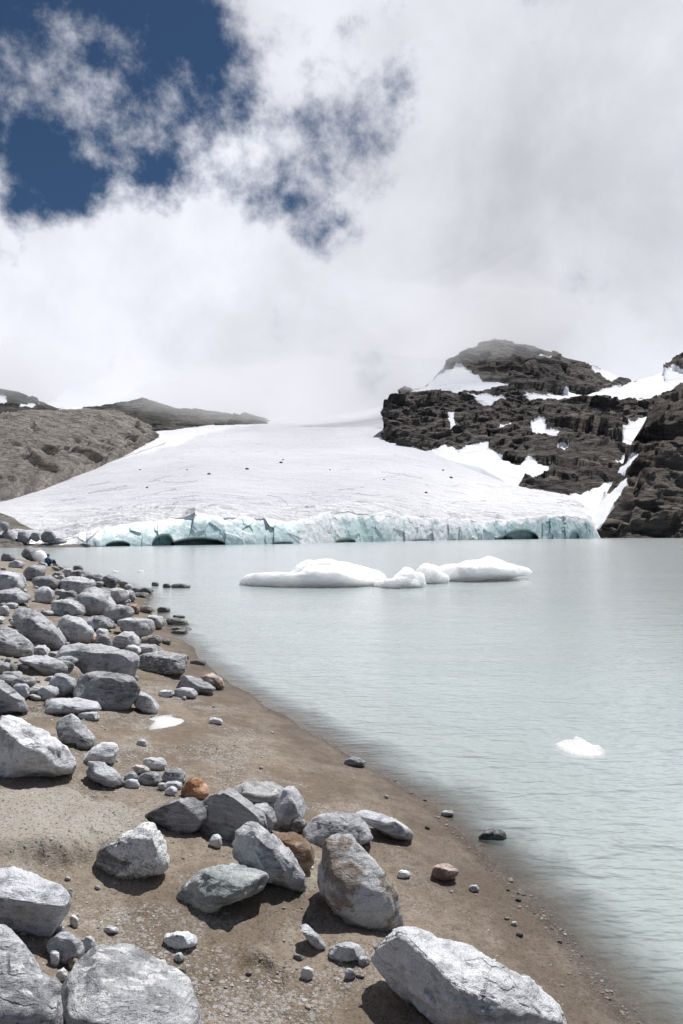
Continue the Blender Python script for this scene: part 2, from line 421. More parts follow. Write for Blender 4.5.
# silt banked against the larger stones
for (px, py, w) in [(132, 868, 84), (222, 900, 98), (210, 828, 160), (270, 880, 92), (365, 920, 112), (30, 926, 96), (30, 768, 100), (106, 703, 80), (470, 1008, 220), (340, 842, 80), (100, 672, 90), (160, 670, 64)]:
    q = hit(px, py); k = w * q[1] / F
    BUMPS.append((q[0] - 0.05 * k, q[1] - 0.10 * k, 0.62 * k, 0.55 * k, 0.035 * k ** .5, 0.6))
def build_ground():
    R = np.concatenate([np.geomspace(0.5, 1.9, 20, endpoint=False), np.geomspace(1.9, 14, 430, endpoint=False), np.geomspace(14, 130, 200, endpoint=False), np.geomspace(130, 4000, 24)])
    A = np.concatenate([np.linspace(-180, -42, 110, endpoint=False), np.linspace(-42, 32, 640, endpoint=False), np.linspace(32, 180, 110)])
    A = np.radians(A)
    r, a = np.meshgrid(R, A, indexing='ij')
    x, y = r * np.sin(a), r * np.cos(a)
    z = ground_z(x, y)
    z = np.where(r > 200, np.minimum(z, -3.5), z) if False else z
    s = shore_s(x, y)
    n = fbm(P3(x * 1.1, y * 1.1, 5.0), 4)
    wet = 0.65 * sstep(1.25, 0.15, s + 0.45 * n) + 0.35 * sstep(0.16, 0.08, s + 0.10 * n)
    gr = sstep(0.02, 0.30, fbm(P3(x * 1.3, y * 1.3, 8.0), 4) + 0.12 * sstep(0.5, 2.5, s)) * sstep(0.4, 1.4, s)
    gr = np.maximum(gr, 0.55 * sstep(0.25, 0.0, np.abs(s + 0.02)) )
    pale = np.zeros_like(s)
    for bx, by, rx, ry, h, soft in BUMPS[:5]:
        q = np.hypot((x - bx) / rx, (y - by) / ry)
        pale = np.maximum(pale, sstep(1.25, 0.7, q + 0.35 * n))
    pale = np.maximum(pale, 0.55 * sstep(2.5, 6, s + 1.5 * n))
    mat = ground_material()
    gv = np.stack([x, y, z], -1)
    sub = (slice(20, 650, 2), slice(110, 751, 2))
    gs = gv[sub]
    GBV[0] = BVHTree.FromPolygons(gs.reshape(-1, 3).tolist(), grid_faces(*gs.shape[:2]).tolist())
    tag(mesh_obj('ground', np.stack([x, y, z], -1).reshape(-1, 3), grid_faces(*r.shape), mat, attrs={'wet': wet, 'gravel': gr, 'pale': pale}), kind='structure')

def build_water():
    R = np.concatenate([np.geomspace(0.8, 30, 260, endpoint=False), np.geomspace(30, 1500, 80)])
    A = np.radians(np.linspace(-80, 120, 500))
    r, a = np.meshgrid(R, A, indexing='ij')
    x, y = r * np.sin(a), r * np.cos(a)
    dep = np.clip(-ground_z(x, y, False), 0, 3)
    # floating meltwater next to the small floe stays milky; lift gentle swell near the camera
    z = 0.006 * fbm(P3(x * 1.2, y * 2.2, 1.0), 2) * sstep(0.0, 0.4, dep)
    tag(mesh_obj('water', np.stack([x, y, z], -1).reshape(-1, 3), grid_faces(*r.shape), water_material(), attrs={'depth': dep}), kind='structure')

# ------------------------------------------------------------------ far terrain
def interp_cols(cols, pxs, rows):
    """cols: {px: [(dist, py), ...]} with equal row counts -> dist, py arrays [rows, len(pxs)]"""
    ks = sorted(cols)
    K = len(cols[ks[0]])
    D = np.array([[cols[k][i][0] for k in ks] for i in range(K)], float)
    Y = np.array([[cols[k][i][1] for k in ks] for i in range(K)], float)
    Dx = np.array([np.interp(pxs, ks, D[i]) for i in range(K)])
    Yx = np.array([np.interp(pxs, ks, Y[i]) for i in range(K)])
    t = np.linspace(0, K - 1, rows)
    i = np.clip(np.floor(t).astype(int), 0, K - 2); f = (t - i)[:, None]
    # Catmull-Rom down the column keeps the slope smooth
    def cr(M):
        Mp = np.vstack([2 * M[0] - M[1], M, 2 * M[-1] - M[-2]])
        p0, p1, p2, p3 = Mp[i], Mp[i + 1], Mp[i + 2], Mp[i + 3]
        return 0.5 * ((2 * p1) + (-p0 + p2) * f + (2 * p0 - 5 * p1 + 4 * p2 - p3) * f ** 2 + (-p0 + 3 * p1 - 3 * p2 + p3) * f ** 3)
    return cr(Dx), cr(Yx)
def px_world(pxs, D, Y):
    u = (pxs[None, :] - CX) / F; v = (Y - CY) / F
    ry = FWD[1] - UP[1] * v; rz = FWD[2] - UP[2] * v
    k = D / ry
    return np.stack([u * k + 0 * Y, D + 0 * Y, H + rz * k], -1)
def poly_mask(polys, pxs, Y, soft=5.0, jit=3.0):
    X = np.broadcast_to(pxs[None, :], Y.shape)
    n1 = fbm(P3(X * 0.06, Y * 0.09, 2.2), 4) * jit * 2; n2 = fbm(P3(X * 0.06, Y * 0.09, 6.2), 4) * jit * 2
    x, y = X + n1, Y + n2
    m = np.zeros(Y.shape)
    for p in polys:
        p = np.array(p, float)
        d = seg_dist(p, x, y, True)
        s = np.where(inside(p, x, y), d, -d)
        m = np.maximum(m, sstep(-soft, soft, s))
    return m
def add_back(W, drop=0.6, steps=6, step=40.0):
    """close the far side: the ridge falls away behind its skyline, and the front dips under"""
    last = W[-1]
    ext = [last + np.stack([0 * last[:, 0] + last[:, 0] / last[:, 1] * step * (k + 1), 0 * last[:, 0] + step * (k + 1), 0 * last[:, 0] - drop * step * (k + 1) * (0.4 + 0.1 * k)], -1) for k in range(steps)]
    return np.concatenate([W, np.array(ext)], 0)
def add_front(W, depth=12.0, back=-14.0):
    f = W[0] + np.stack([0 * W[0][:, 0], 0 * W[0][:, 0] + back, 0 * W[0][:, 0] - depth], -1)
    return np.concatenate([f[None], W], 0)
def normals(W):
    du = np.gradient(W, axis=1); dv = np.gradient(W, axis=0)
    n = np.cross(du, dv); n /= np.linalg.norm(n, axis=-1, keepdims=True) + 1e-9
    return n
def hill(name, cols, px0, px1, nc, nr, mat, amp, wl, snow_polys=(), fade_top=0.35, soft=4.0, jit=3.0, back=True, strata=0.0):
    pxs = np.linspace(px0, px1, nc)
    D, Y = interp_cols(cols, pxs, nr)
    W = px_world(pxs, D, Y)
    snow = poly_mask(snow_polys, pxs, Y, soft, jit) if snow_polys else np.zeros(Y.shape)
    n = normals(W)
    n = n * np.sign(-(n[..., 1:2]) + 1e-6)      # face the valley
    t = np.linspace(0, 1, nr)[:, None]
    env = np.minimum(1, np.minimum(t / 0.06 + 0.15, (1 - t) / 0.12 + fade_top))
    Ws = W + 0.09 * wl * np.stack([fbm(W / wl + 31, 3), fbm(W / wl + 57, 3), fbm(W / wl + 83, 3)], -1)
    d = amp * (0.75 * fbm(Ws / wl * np.array([1, 1, 1.8]), 7, ridged=True, gain=0.62) + 0.55 * fbm(W / (wl * 2.2) + 9, 4) + 0.35 * fbm(Ws / (wl * .3) * np.array([.7, .7, 2.2]) + 5, 5, ridged=True, gain=.65))
    Wf = Ws / wl * np.array([1, 1, 1.35])
    sh = np.stack([Wf[..., 0] * 0.75 + Wf[..., 2] * 0.55, Wf[..., 1] * 0.8, Wf[..., 2] * 1.3 - Wf[..., 0] * 0.35], -1)
    d = d * 0.40 + amp * (0.85 * facet(sh * 0.9, 1.2) + 0.45 * facet(sh * 2.3 + 4, 1.2) + 0.20 * facet(sh * 5.5 + 9, 1.2))
    if strata:
        q = W[..., 2] + 0.45 * W[..., 0] * 0.6 + 6 * fbm(W / 60, 3)
        d = d + strata * (np.abs(((q / 9.0) % 1.0) - 0.5) * 2 - 0.5) + 0.5 * strata * (np.abs(((q / 3.7 + 0.3) % 1.0) - 0.5) * 2 - 0.5)
    d = d * env * (1 - 0.93 * snow) - 0.15 * amp
    W = W + n * d[..., None]
    sk = W[..., 2].copy()
    W = add_front(W)
    snow = np.concatenate([snow[:1], snow], 0)
    if back:
        k = W.shape[0]; W = add_back(W); snow = np.concatenate([snow] + [snow[-1:]] * (W.shape[0] - k), 0)
    return tag(mesh_obj(name, W.reshape(-1, 3), grid_faces(*W.shape[:2]), mat, attrs={'snow': snow}), kind='structure')

FRONT = {-400: 100, 0: 122, 45: 127, 100: 131, 200: 146, 300: 168, 400: 220, 500: 272, 590: 322, 600: 345, 640: 400, 760: 450}
def fd(px): return float(np.interp(px, sorted(FRONT), [FRONT[k] for k in sorted(FRONT)]))
TOP = {-400: 540, 0: 538, 45: 540, 66: 538, 80: 532, 110: 527, 135: 523, 154: 521, 180: 518, 202: 514, 215: 516, 240: 517, 265: 519, 290: 521, 320: 516, 345: 512, 375: 513, 400: 515, 430: 518, 460: 521, 500: 520, 530: 517, 560: 516, 576: 515, 586: 518, 593: 527, 600: 538, 610: 542, 640: 543, 760: 543}
def topy(px): return float(np.interp(px, sorted(TOP), [TOP[k] for k in sorted(TOP)]))

def build_glacier():
    root = empty('glacier', (-30, 170, 0), 'broad grey-white glacier sloping down to the lake with a turquoise ice cliff at its foot', 'glacier')
    cols = {}
    sky = {-400: 470, 0: 440, 100: 430, 153: 424, 200: 420, 256: 418, 300: 417, 340: 415, 372: 410, 390: 404, 420: 396, 500: 390, 760: 380}
    for px in sorted(set(list(TOP) + list(sky) + [20, 500, 560])):
        d0 = fd(px); s = float(np.interp(px, sorted(sky), [sky[k] for k in sorted(sky)])); y0 = topy(px)
        def yy(f): return s + (y0 - s) * f
        m = float(np.interp(px, [385, 440, 480, 520, 600], [1, 1.22, 1.42, 1.9, 2.3]))
        cols[px] = [(d0 + 3.5, y0)] + [(d0 + dd * m, yy(f)) for dd, f in ((22, .93), (70, .82), (160, .65), (320, .42), (540, .20), (760, .07), (960, 0))]
    pxs = np.linspace(-250, 720, 880)
    D, Y = interp_cols(cols, pxs, 360)
    def smooth_cols(M, sig):
        k = np.arange(-3 * sig, 3 * sig + 1); kr = np.exp(-0.5 * (k / sig) ** 2); kr /= kr.sum()
        Mp = np.pad(M, ((0, 0), (3 * sig, 3 * sig)), mode='edge')
        return np.array([np.convolve(r, kr, 'valid') for r in Mp])
    tt = np.linspace(0, 1, 360)[:, None]
    Ds, Ys = smooth_cols(D, 22), smooth_cols(Y, 14)
    wsm = sstep(0.0, 0.12, tt) * sstep(600, 585, pxs)[None]
    D = D + (Ds - D) * wsm; Y = Y + (Ys - Y) * wsm
    # jagged rim
    rim = fbm(P3(pxs * 0.12, 0 * pxs, 0.7), 4) * 3.0 + fbm(P3(pxs * 0.035, 0 * pxs, 4.7), 2) * 4.5
    t = np.linspace(0, 1, 360)[:, None]
    ys = sstep(30, 90, pxs)[None]
    Y = Y + rim[None] * np.exp(-t * 22) * ys
    W = px_world(pxs, D, Y)
    amp = 0.4 + 2.4 * sstep(0.42, 0.02, t)
    bump = fbm(W / np.array([16, 7.0, 9]), 5) * amp + 1.2 * fbm(W / 70, 4) * sstep(0, 0.12, t) + 0.7 * fbm(W / np.array([6, 2.2, 3]), 4, ridged=True) * sstep(0.5, 0.0, t)
    W[..., 2] += bump * sstep(0, 0.03, t)
    X = np.broadcast_to(pxs[None], Y.shape)
    sunlit = poly_mask([[(-60, 500), (0, 492), (45, 472), (100, 457), (140, 446), (153, 440), (150, 425), (180, 420), (258, 419), (250, 425), (205, 434), (175, 446), (130, 458), (90, 466), (40, 478), (0, 494)]], pxs, Y, 3, 2)  # mask of the sunlit strip, painted whiter than the cloud-shaded rest
    sunlit = np.maximum(sunlit, 0.55 * sstep(500, 512, Y + 10 * fbm(P3(X * 0.03, Y * 0.1, 0.4), 3)))
    sunlit = np.maximum(sunlit, 0.65 * sstep(455, 500, Y) * sstep(330, 480, X))
    # the dark bergschrund beside the painted sunlit strip and other cracks
    crack = np.zeros(Y.shape)
    XJ = X + 2 * fbm(P3(X * .15, Y * .15, 1.0), 2); YJ = Y + 1.2 * fbm(P3(X * .2, Y * .2, 3.0), 2)
    rc = np.random.default_rng(12); lines = []
    for k in range(46):
        cx, cy = rc.uniform(40, 580), 465 + 50 * rc.uniform() ** .7
        L = rc.uniform(5, 22); sl = rc.uniform(-.25, .12) + (-.12 if cx < 300 else .1)
        lines.append((((cx - L, cy - sl * L), (cx, cy + rc.uniform(-1.2, 1.2)), (cx + L, cy + sl * L)), rc.uniform(.22, .5)))
    for pl, w in (*lines, [((166, 443), (152, 448), (138, 452), (118, 459), (98, 462)), 0.7], [((268, 495), (278, 497), (286, 503), (288, 507)), 0.8], [((150, 495), (165, 491), (182, 490)), 0.5],
                  [((165, 500), (180, 497), (200, 495)), 0.5], [((130, 500), (146, 495)), 0.4], [((170, 490), (176, 489)), 1.0], [((60, 500), (85, 498)), 0.5], [((310, 500), (330, 503)), 0.4]):
        pa = np.array(pl, float)
        k = (X > pa[:, 0].min() - 8) & (X < pa[:, 0].max() + 8) & (Y > pa[:, 1].min() - 6) & (Y < pa[:, 1].max() + 6)
        if not k.any(): continue
        crack[k] = np.maximum(crack[k], sstep(w, w * 0.3, seg_dist(pa, XJ[k], YJ[k])) * 0.5)
    dirt = 0.30 * sstep(70, -20, X) * sstep(490, 520, Y) + 0.3 * poly_mask([[(360, 488), (420, 470), (470, 480), (450, 500), (400, 505)]], pxs, Y, 10, 6) * 0.4
    W = add_back(W, 0.0, 4, 60)
    pad = lambda A: np.concatenate([A] + [A[-1:]] * 4, 0)
    snow = mesh_obj('snow_field', (W - np.array(root.location)).reshape(-1, 3), grid_faces(*W.shape[:2]), glacier_material(), root, attrs={'sunlit': pad(sunlit), 'crack': pad(crack), 'dirt': pad(dirt)})
    # ice front
    nr = 90
    px2 = np.linspace(30, 720, 1300)
    rim2 = fbm(P3(px2 * 0.12, 0 * px2, 0.7), 4) * 3.0 + fbm(P3(px2 * 0.035, 0 * px2, 4.7), 2) * 4.5
    d0 = np.array([fd(p) for p in px2]); y1 = np.array([topy(p) for p in px2]) + rim2 * sstep(30, 90, px2)
    v = np.linspace(0, 1, nr)[:, None]
    rtop = px_world(px2, (d0 + 3.5)[None], y1[None])[0]
    z1 = rtop[:, 2] + 0.05; zb = -1.2
    zz = zb + (z1 - zb)[None] * v
    xang = (px2 - CX) / F
    hgt = np.maximum(z1, 0.3)[None]
    bl = np.interp(px2, [30, 80, 95, 150, 225, 262, 290, 305, 330, 352, 372, 390, 420, 470, 495, 520, 545, 586, 600, 720],
                   [0.1, .3, .55, .9, 1, .55, .95, .25, .30, .65, .8, .45, .30, .35, .75, .9, .95, 1, .3, .2])[None]
    dd = d0[None] + 3.5 * v ** 2.2
    base = np.stack([xang[None] * d0[None] / math.cos(PITCH) + 0 * zz, dd, zz], -1)
    flute = fbm(base / np.array([5.5, 40, 9.0]), 5, ridged=True)
    chunk = fbm(base / np.array([11.0, 40, 9.0]) + 5, 4)
    fac = perlin(base / np.array([14, 40, 30.0]) + 2)
    fc = facet(base / np.array([5.5, 60, 12.0]) + 0.12 * chunk[..., None], 1.2); fc2 = facet(base / np.array([2.2, 60, 3.6]) + 3 + 0.1 * chunk[..., None], 1.0)
    dd = dd - (0.05 * flute + 0.5 * chunk + 0.7 * np.abs(fac) + (0.25 + 0.45 * bl) * fc + 0.12 * fc2) * np.minimum(hgt, 7) * 0.35 * np.sin(np.pi * np.clip(v * 0.86 + 0.04, 0, 1)) ** 0.5 * (v < 0.999)
    # undercuts and caves at the waterline
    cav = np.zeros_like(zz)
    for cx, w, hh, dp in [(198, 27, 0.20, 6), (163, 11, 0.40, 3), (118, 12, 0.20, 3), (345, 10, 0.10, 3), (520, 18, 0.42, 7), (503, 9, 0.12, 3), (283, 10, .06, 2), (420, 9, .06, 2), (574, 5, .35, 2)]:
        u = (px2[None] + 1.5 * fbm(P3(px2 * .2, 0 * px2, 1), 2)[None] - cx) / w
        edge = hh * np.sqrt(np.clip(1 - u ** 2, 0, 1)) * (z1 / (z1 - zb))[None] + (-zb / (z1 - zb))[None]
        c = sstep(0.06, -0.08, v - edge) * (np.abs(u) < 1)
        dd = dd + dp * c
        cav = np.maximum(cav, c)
    base[..., 1] = dd; base[..., 0] = xang[None] * dd / math.cos(PITCH)
    blue = bl * sstep(1.0, 0.62, v + 0.45 * fbm(base / np.array([9, 40, 7.0]), 4) + 0.15 * fbm(P3(px2 * .2, 0 * px2, 2), 3)[None]) + 0 * zz
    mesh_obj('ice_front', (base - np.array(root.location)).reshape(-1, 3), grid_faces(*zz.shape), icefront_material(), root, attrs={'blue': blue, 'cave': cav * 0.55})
    return snow, root

def build_hills():
    brown = terrain_material('brown_rock', (0.34, 0.31, 0.285), (0.43, 0.395, 0.365), (0.58, 0.53, 0.49), (0.50, 0.41, 0.335), 0.9, 2.0)
    grey = terrain_material('grey_ridge_rock', (0.10, 0.10, 0.094), (0.145, 0.138, 0.122), (0.22, 0.21, 0.195), (0.18, 0.172, 0.15))
    dark = terrain_material('dark_crag_rock', (0.095, 0.089, 0.085), (0.16, 0.143, 0.132), (0.33, 0.295, 0.265), (0.33, 0.29, 0.255))
    slope = terrain_material('rusty_slope_rock', (0.13, 0.115, 0.105), (0.21, 0.182, 0.162), (0.36, 0.31, 0.265), (0.38, 0.28, 0.20))
    # left: brown dome, then the ridge behind it
    hill('hill', {-300: [(190, 535), (230, 500), (330, 430), (480, 385)], -60: [(235, 512), (270, 490), (350, 440), (480, 405)], 0: [(290, 495), (320, 476), (390, 443), (500, 413)],
                  20: [(318, 485), (345, 470), (410, 440), (530, 411)], 50: [(372, 474), (400, 463), (460, 438), (570, 410)], 75: [(425, 467), (455, 455), (505, 433), (620, 409)], 100: [(485, 461), (510, 452), (560, 433), (670, 409)],
                  125: [(570, 454), (590, 447), (630, 433), (720, 413)], 140: [(650, 448), (665, 443), (695, 433), (745, 420)], 150: [(700, 442), (708, 439), (725, 434), (755, 428)], 158: [(760, 438), (762, 438), (766, 437), (772, 437)]},
         -300, 158, 420, 240, brown, 4.0, 34, strata=3.2)
    hill('ridge', {-300: [(800, 450), (850, 400), (900, 360)], -60: [(800, 450), (850, 412), (920, 380)], 0: [(800, 450), (860, 412), (930, 388)], 20: [(800, 450), (860, 415), (940, 392)], 40: [(820, 450), (880, 420), (950, 401)], 58: [(820, 450), (880, 424), (950, 408)],
                   85: [(830, 450), (900, 424), (960, 406)], 112: [(830, 450), (900, 424), (970, 404)], 130: [(840, 450), (910, 424), (980, 401)], 142: [(850, 445), (910, 422), (980, 397)], 156: [(850, 445), (910, 422), (985, 401)], 176: [(850, 440), (920, 424), (990, 407)],
                   200: [(870, 436), (930, 424), (1000, 410)], 230: [(900, 432), (950, 424), (1010, 413)], 256: [(940, 424), (970, 421), (1020, 418)], 275: [(950, 428), (980, 426), (1030, 424)]},
         -300, 275, 460, 130, grey, 6.0, 60, snow_polys=[[(-20, 395), (5, 397), (8, 402), (-20, 403)], [(22, 402), (40, 404), (32, 407), (20, 406)], [(58, 408), (75, 404), (85, 406), (80, 411), (62, 411)], [(95, 403), (118, 402), (114, 405), (98, 406)], [(2, 415), (8, 411), (10, 414), (4, 418)]], soft=1.6, jit=1.5)
    # right: crag in front, peak behind, near slope at the edge
    crag = {383: [(655, 440), (665, 430), (680, 415), (690, 403)], 392: [(615, 447), (635, 435), (670, 412), (700, 396)], 405: [(590, 453), (620, 438), (680, 410), (720, 391)], 440: [(560, 457), (610, 438), (690, 408), (740, 390)], 480: [(525, 466), (600, 440), (690, 410), (750, 391)],
            502: [(490, 478), (580, 446), (690, 410), (750, 386)], 520: [(460, 492), (560, 455), (690, 412), (750, 389)], 545: [(425, 504), (540, 462), (690, 415), (750, 397)], 580: [(400, 512), (520, 468), (690, 420), (760, 398)], 620: [(400, 510), (520, 465), (690, 420), (760, 400)], 655: [(420, 490), (540, 455), (690, 415), (760, 395)], 720: [(430, 470), (560, 440), (690, 400), (770, 375)]}
    sn = [[(376, 445), (400, 448), (412, 452), (440, 454), (447, 450), (474, 443), (488, 440), (490, 448), (505, 458), (520, 463), (530, 455), (548, 463), (552, 470), (538, 478), (522, 480), (515, 490), (545, 500), (580, 492), (600, 483), (628, 475), (640, 490), (620, 520), (560, 530), (380, 530)],
          [(449, 412), (455, 410), (457, 424), (451, 432)], [(640, 398), (652, 402), (646, 407), (636, 404)], [(430, 447), (452, 443), (470, 452), (500, 470), (515, 482), (500, 500), (420, 470)], [(530, 420), (540, 417), (547, 430), (560, 432), (556, 436), (532, 434)], [(621, 446), (624, 425), (640, 417), (654, 412), (652, 425), (642, 440), (630, 446)], [(616, 462), (632, 450), (634, 454), (622, 466)],
          [(600, 419), (610, 420), (608, 423), (600, 421)], [(468, 394), (500, 394), (505, 398), (490, 402), (480, 401)], [(556, 447), (571, 446), (566, 453), (557, 452)], [(500, 424), (512, 422), (510, 426), (500, 427)], [(524, 393), (560, 394), (600, 392), (640, 396), (660, 388), (662, 396), (640, 401), (600, 397), (560, 400), (530, 399)]]
    hill('crag', crag, 383, 720, 560, 380, dark, 8.0, 48, sn, soft=2.2, jit=3.0, strata=2.2)
    hill('peak', {400: [(720, 408), (800, 400), (880, 397)], 417: [(720, 405), (820, 396), (920, 389)], 431: [(740, 402), (850, 394), (960, 379)], 450: [(750, 402), (850, 390), (980, 362)], 478: [(750, 402), (860, 386), (1000, 348)], 502: [(750, 402), (870, 382), (1010, 339)], 521: [(750, 402), (870, 382), (1010, 341)],
                  549: [(755, 402), (880, 385), (1010, 351)], 568: [(755, 404), (880, 388), (1010, 358)], 596: [(755, 404), (890, 390), (1020, 366)], 632: [(760, 406), (900, 394), (1030, 380)], 650: [(760, 404), (900, 391), (1060, 376)], 664: [(760, 402), (900, 388), (1060, 371)], 668: [(760, 402), (900, 388), (1060, 362)], 676: [(760, 402), (900, 386), (1070, 356)], 690: [(760, 402), (900, 380), (1080, 350)], 800: [(700, 420), (880, 370), (1050, 320)], 1100: [(600, 430), (800, 360), (1000, 280)]},
         400, 1100, 760, 240, dark, 11.0, 75,
         [[(395, 412), (410, 396), (431, 380), (445, 369), (464, 366), (472, 373), (483, 379), (511, 384), (503, 391), (480, 394), (440, 395), (420, 405)], [(515, 396), (566, 396), (556, 385), (564, 383), (578, 394), (620, 384), (634, 380), (650, 374), (667, 369), (690, 372), (700, 390), (700, 420), (515, 420)],
          [(590, 366), (604, 369), (624, 377), (612, 380), (596, 374)], [(540, 354), (552, 357), (548, 360), (538, 358)], [(668, 380), (672, 362), (676, 362), (674, 384)]], fade_top=0.55, soft=2.0, jit=2.2, strata=1.0)
    hill('slope', {578: [(326, 541), (330, 540), (334, 539), (338, 538)], 590: [(330, 541), (338, 534), (346, 527), (354, 520)], 604: [(338, 541), (352, 524), (368, 508), (385, 494)], 618: [(342, 541), (362, 515), (385, 492), (410, 470)], 630: [(344, 541), (370, 505), (400, 472), (430, 446)], 645: [(345, 541), (378, 496), (420, 455), (470, 422)], 662: [(345, 541), (382, 490), (432, 440), (500, 399)], 683: [(345, 541), (385, 485), (440, 430), (520, 380)], 760: [(340, 542), (390, 470), (450, 400), (540, 325)], 1000: [(300, 543), (370, 440), (450, 350), (520, 260)], 1500: [(200, 548), (300, 420), (400, 320), (500, 200)]},
         578, 1500, 640, 330, slope, 8.0, 42, [[(585, 540), (588, 520), (600, 500), (618, 480), (626, 476), (628, 490), (612, 512), (598, 530)], [(616, 470), (636, 450), (640, 455), (622, 474)]], soft=2.0, jit=2.5, strata=1.6)
    # left: gravel moraine behind the bay
    hill('moraine', {-500: [(95, 551), (105, 540), (115, 525), (140, 505)], -100: [(112, 549), (118, 541), (126, 526), (150, 508)], -20: [(116, 548.4), (122, 543.5), (130, 529), (150, 512)], 0: [(118, 548.3), (124, 544), (132, 531), (150, 514)], 12: [(120, 548), (126, 544), (134, 533), (150, 517)], 25: [(121, 547.8), (127, 544), (134, 536), (146, 525)], 40: [(122, 547.5), (127, 544.3), (133, 539), (142, 533)], 60: [(123, 547.3), (127, 545), (132, 542.5), (138, 539.5)], 80: [(125, 547), (128, 545.5), (132, 544), (136, 543)], 105: [(127, 547), (128, 546.4), (130, 546), (132, 545.5)]},
         -500, 105, 300, 110, brown, 0.55, 5.0, soft=2)

# ------------------------------------------------------------------ rocks
_ico = {}
def ico(l):
    if l not in _ico:
        bm = bmesh.new(); bmesh.ops.create_icosphere(bm, subdivisions=l, radius=1.0)
        v = np.array([q.co[:] for q in bm.verts]); v /= np.linalg.norm(v, axis=1)[:, None]
        f = np.array([[w.index for w in p.verts] for p in bm.faces]); bm.free()
        _ico[l] = (v, f)
    return _ico[l]
def oval(x0, y0, x1, y1, seed, k=9, wob=0.17, tilt=0.0):
    r = np.random.default_rng(seed)
    th = np.linspace(0, 2 * math.pi, k, endpoint=False) + r.uniform(0, .4)
    m = 1 + r.uniform(-wob, wob, k)
    c, s = np.cos(th), np.sin(th)
    sq = (np.abs(c) ** 2.6 + np.abs(s) ** 2.6) ** (-1 / 2.6)
    x = c * sq * m * (x1 - x0) / 2; y = s * sq * m * (y1 - y0) / 2
    return [((x0 + x1) / 2 + a, (y0 + y1) / 2 + b + tilt * a) for a, b in zip(x, y)]
def radial(poly, c):
    th = np.linspace(-math.pi, math.pi, 361)
    R = np.zeros(361)
    p = np.array(poly, float) - c
    for i in range(len(p)):
        a, b = p[i], p[(i + 1) % len(p)]
        dx, dy = np.cos(th), np.sin(th)
        e = b - a
        den = dx * e[1] - dy * e[0]
        with np.errstate(divide='ignore', invalid='ignore'):
            t = (a[0] * e[1] - a[1] * e[0]) / den
            s = (a[0] * dy - a[1] * dx) / den
        ok = (t > 0) & (s >= -1e-6) & (s <= 1 + 1e-6) & np.isfinite(t)
        R = np.where(ok, np.maximum(R, t), R)
    R[R == 0] = R[R > 0].mean()
    k = np.ones(9) / 9
    Rp = np.concatenate([R[-9:-1], R, R[1:9]])
    return th, np.convolve(Rp, k, 'same')[8:-8]
GREYS = [(0.30, 0.305, 0.315), (0.345, 0.35, 0.36), (0.27, 0.275, 0.28), (0.38, 0.385, 0.39), (0.32, 0.315, 0.31)]
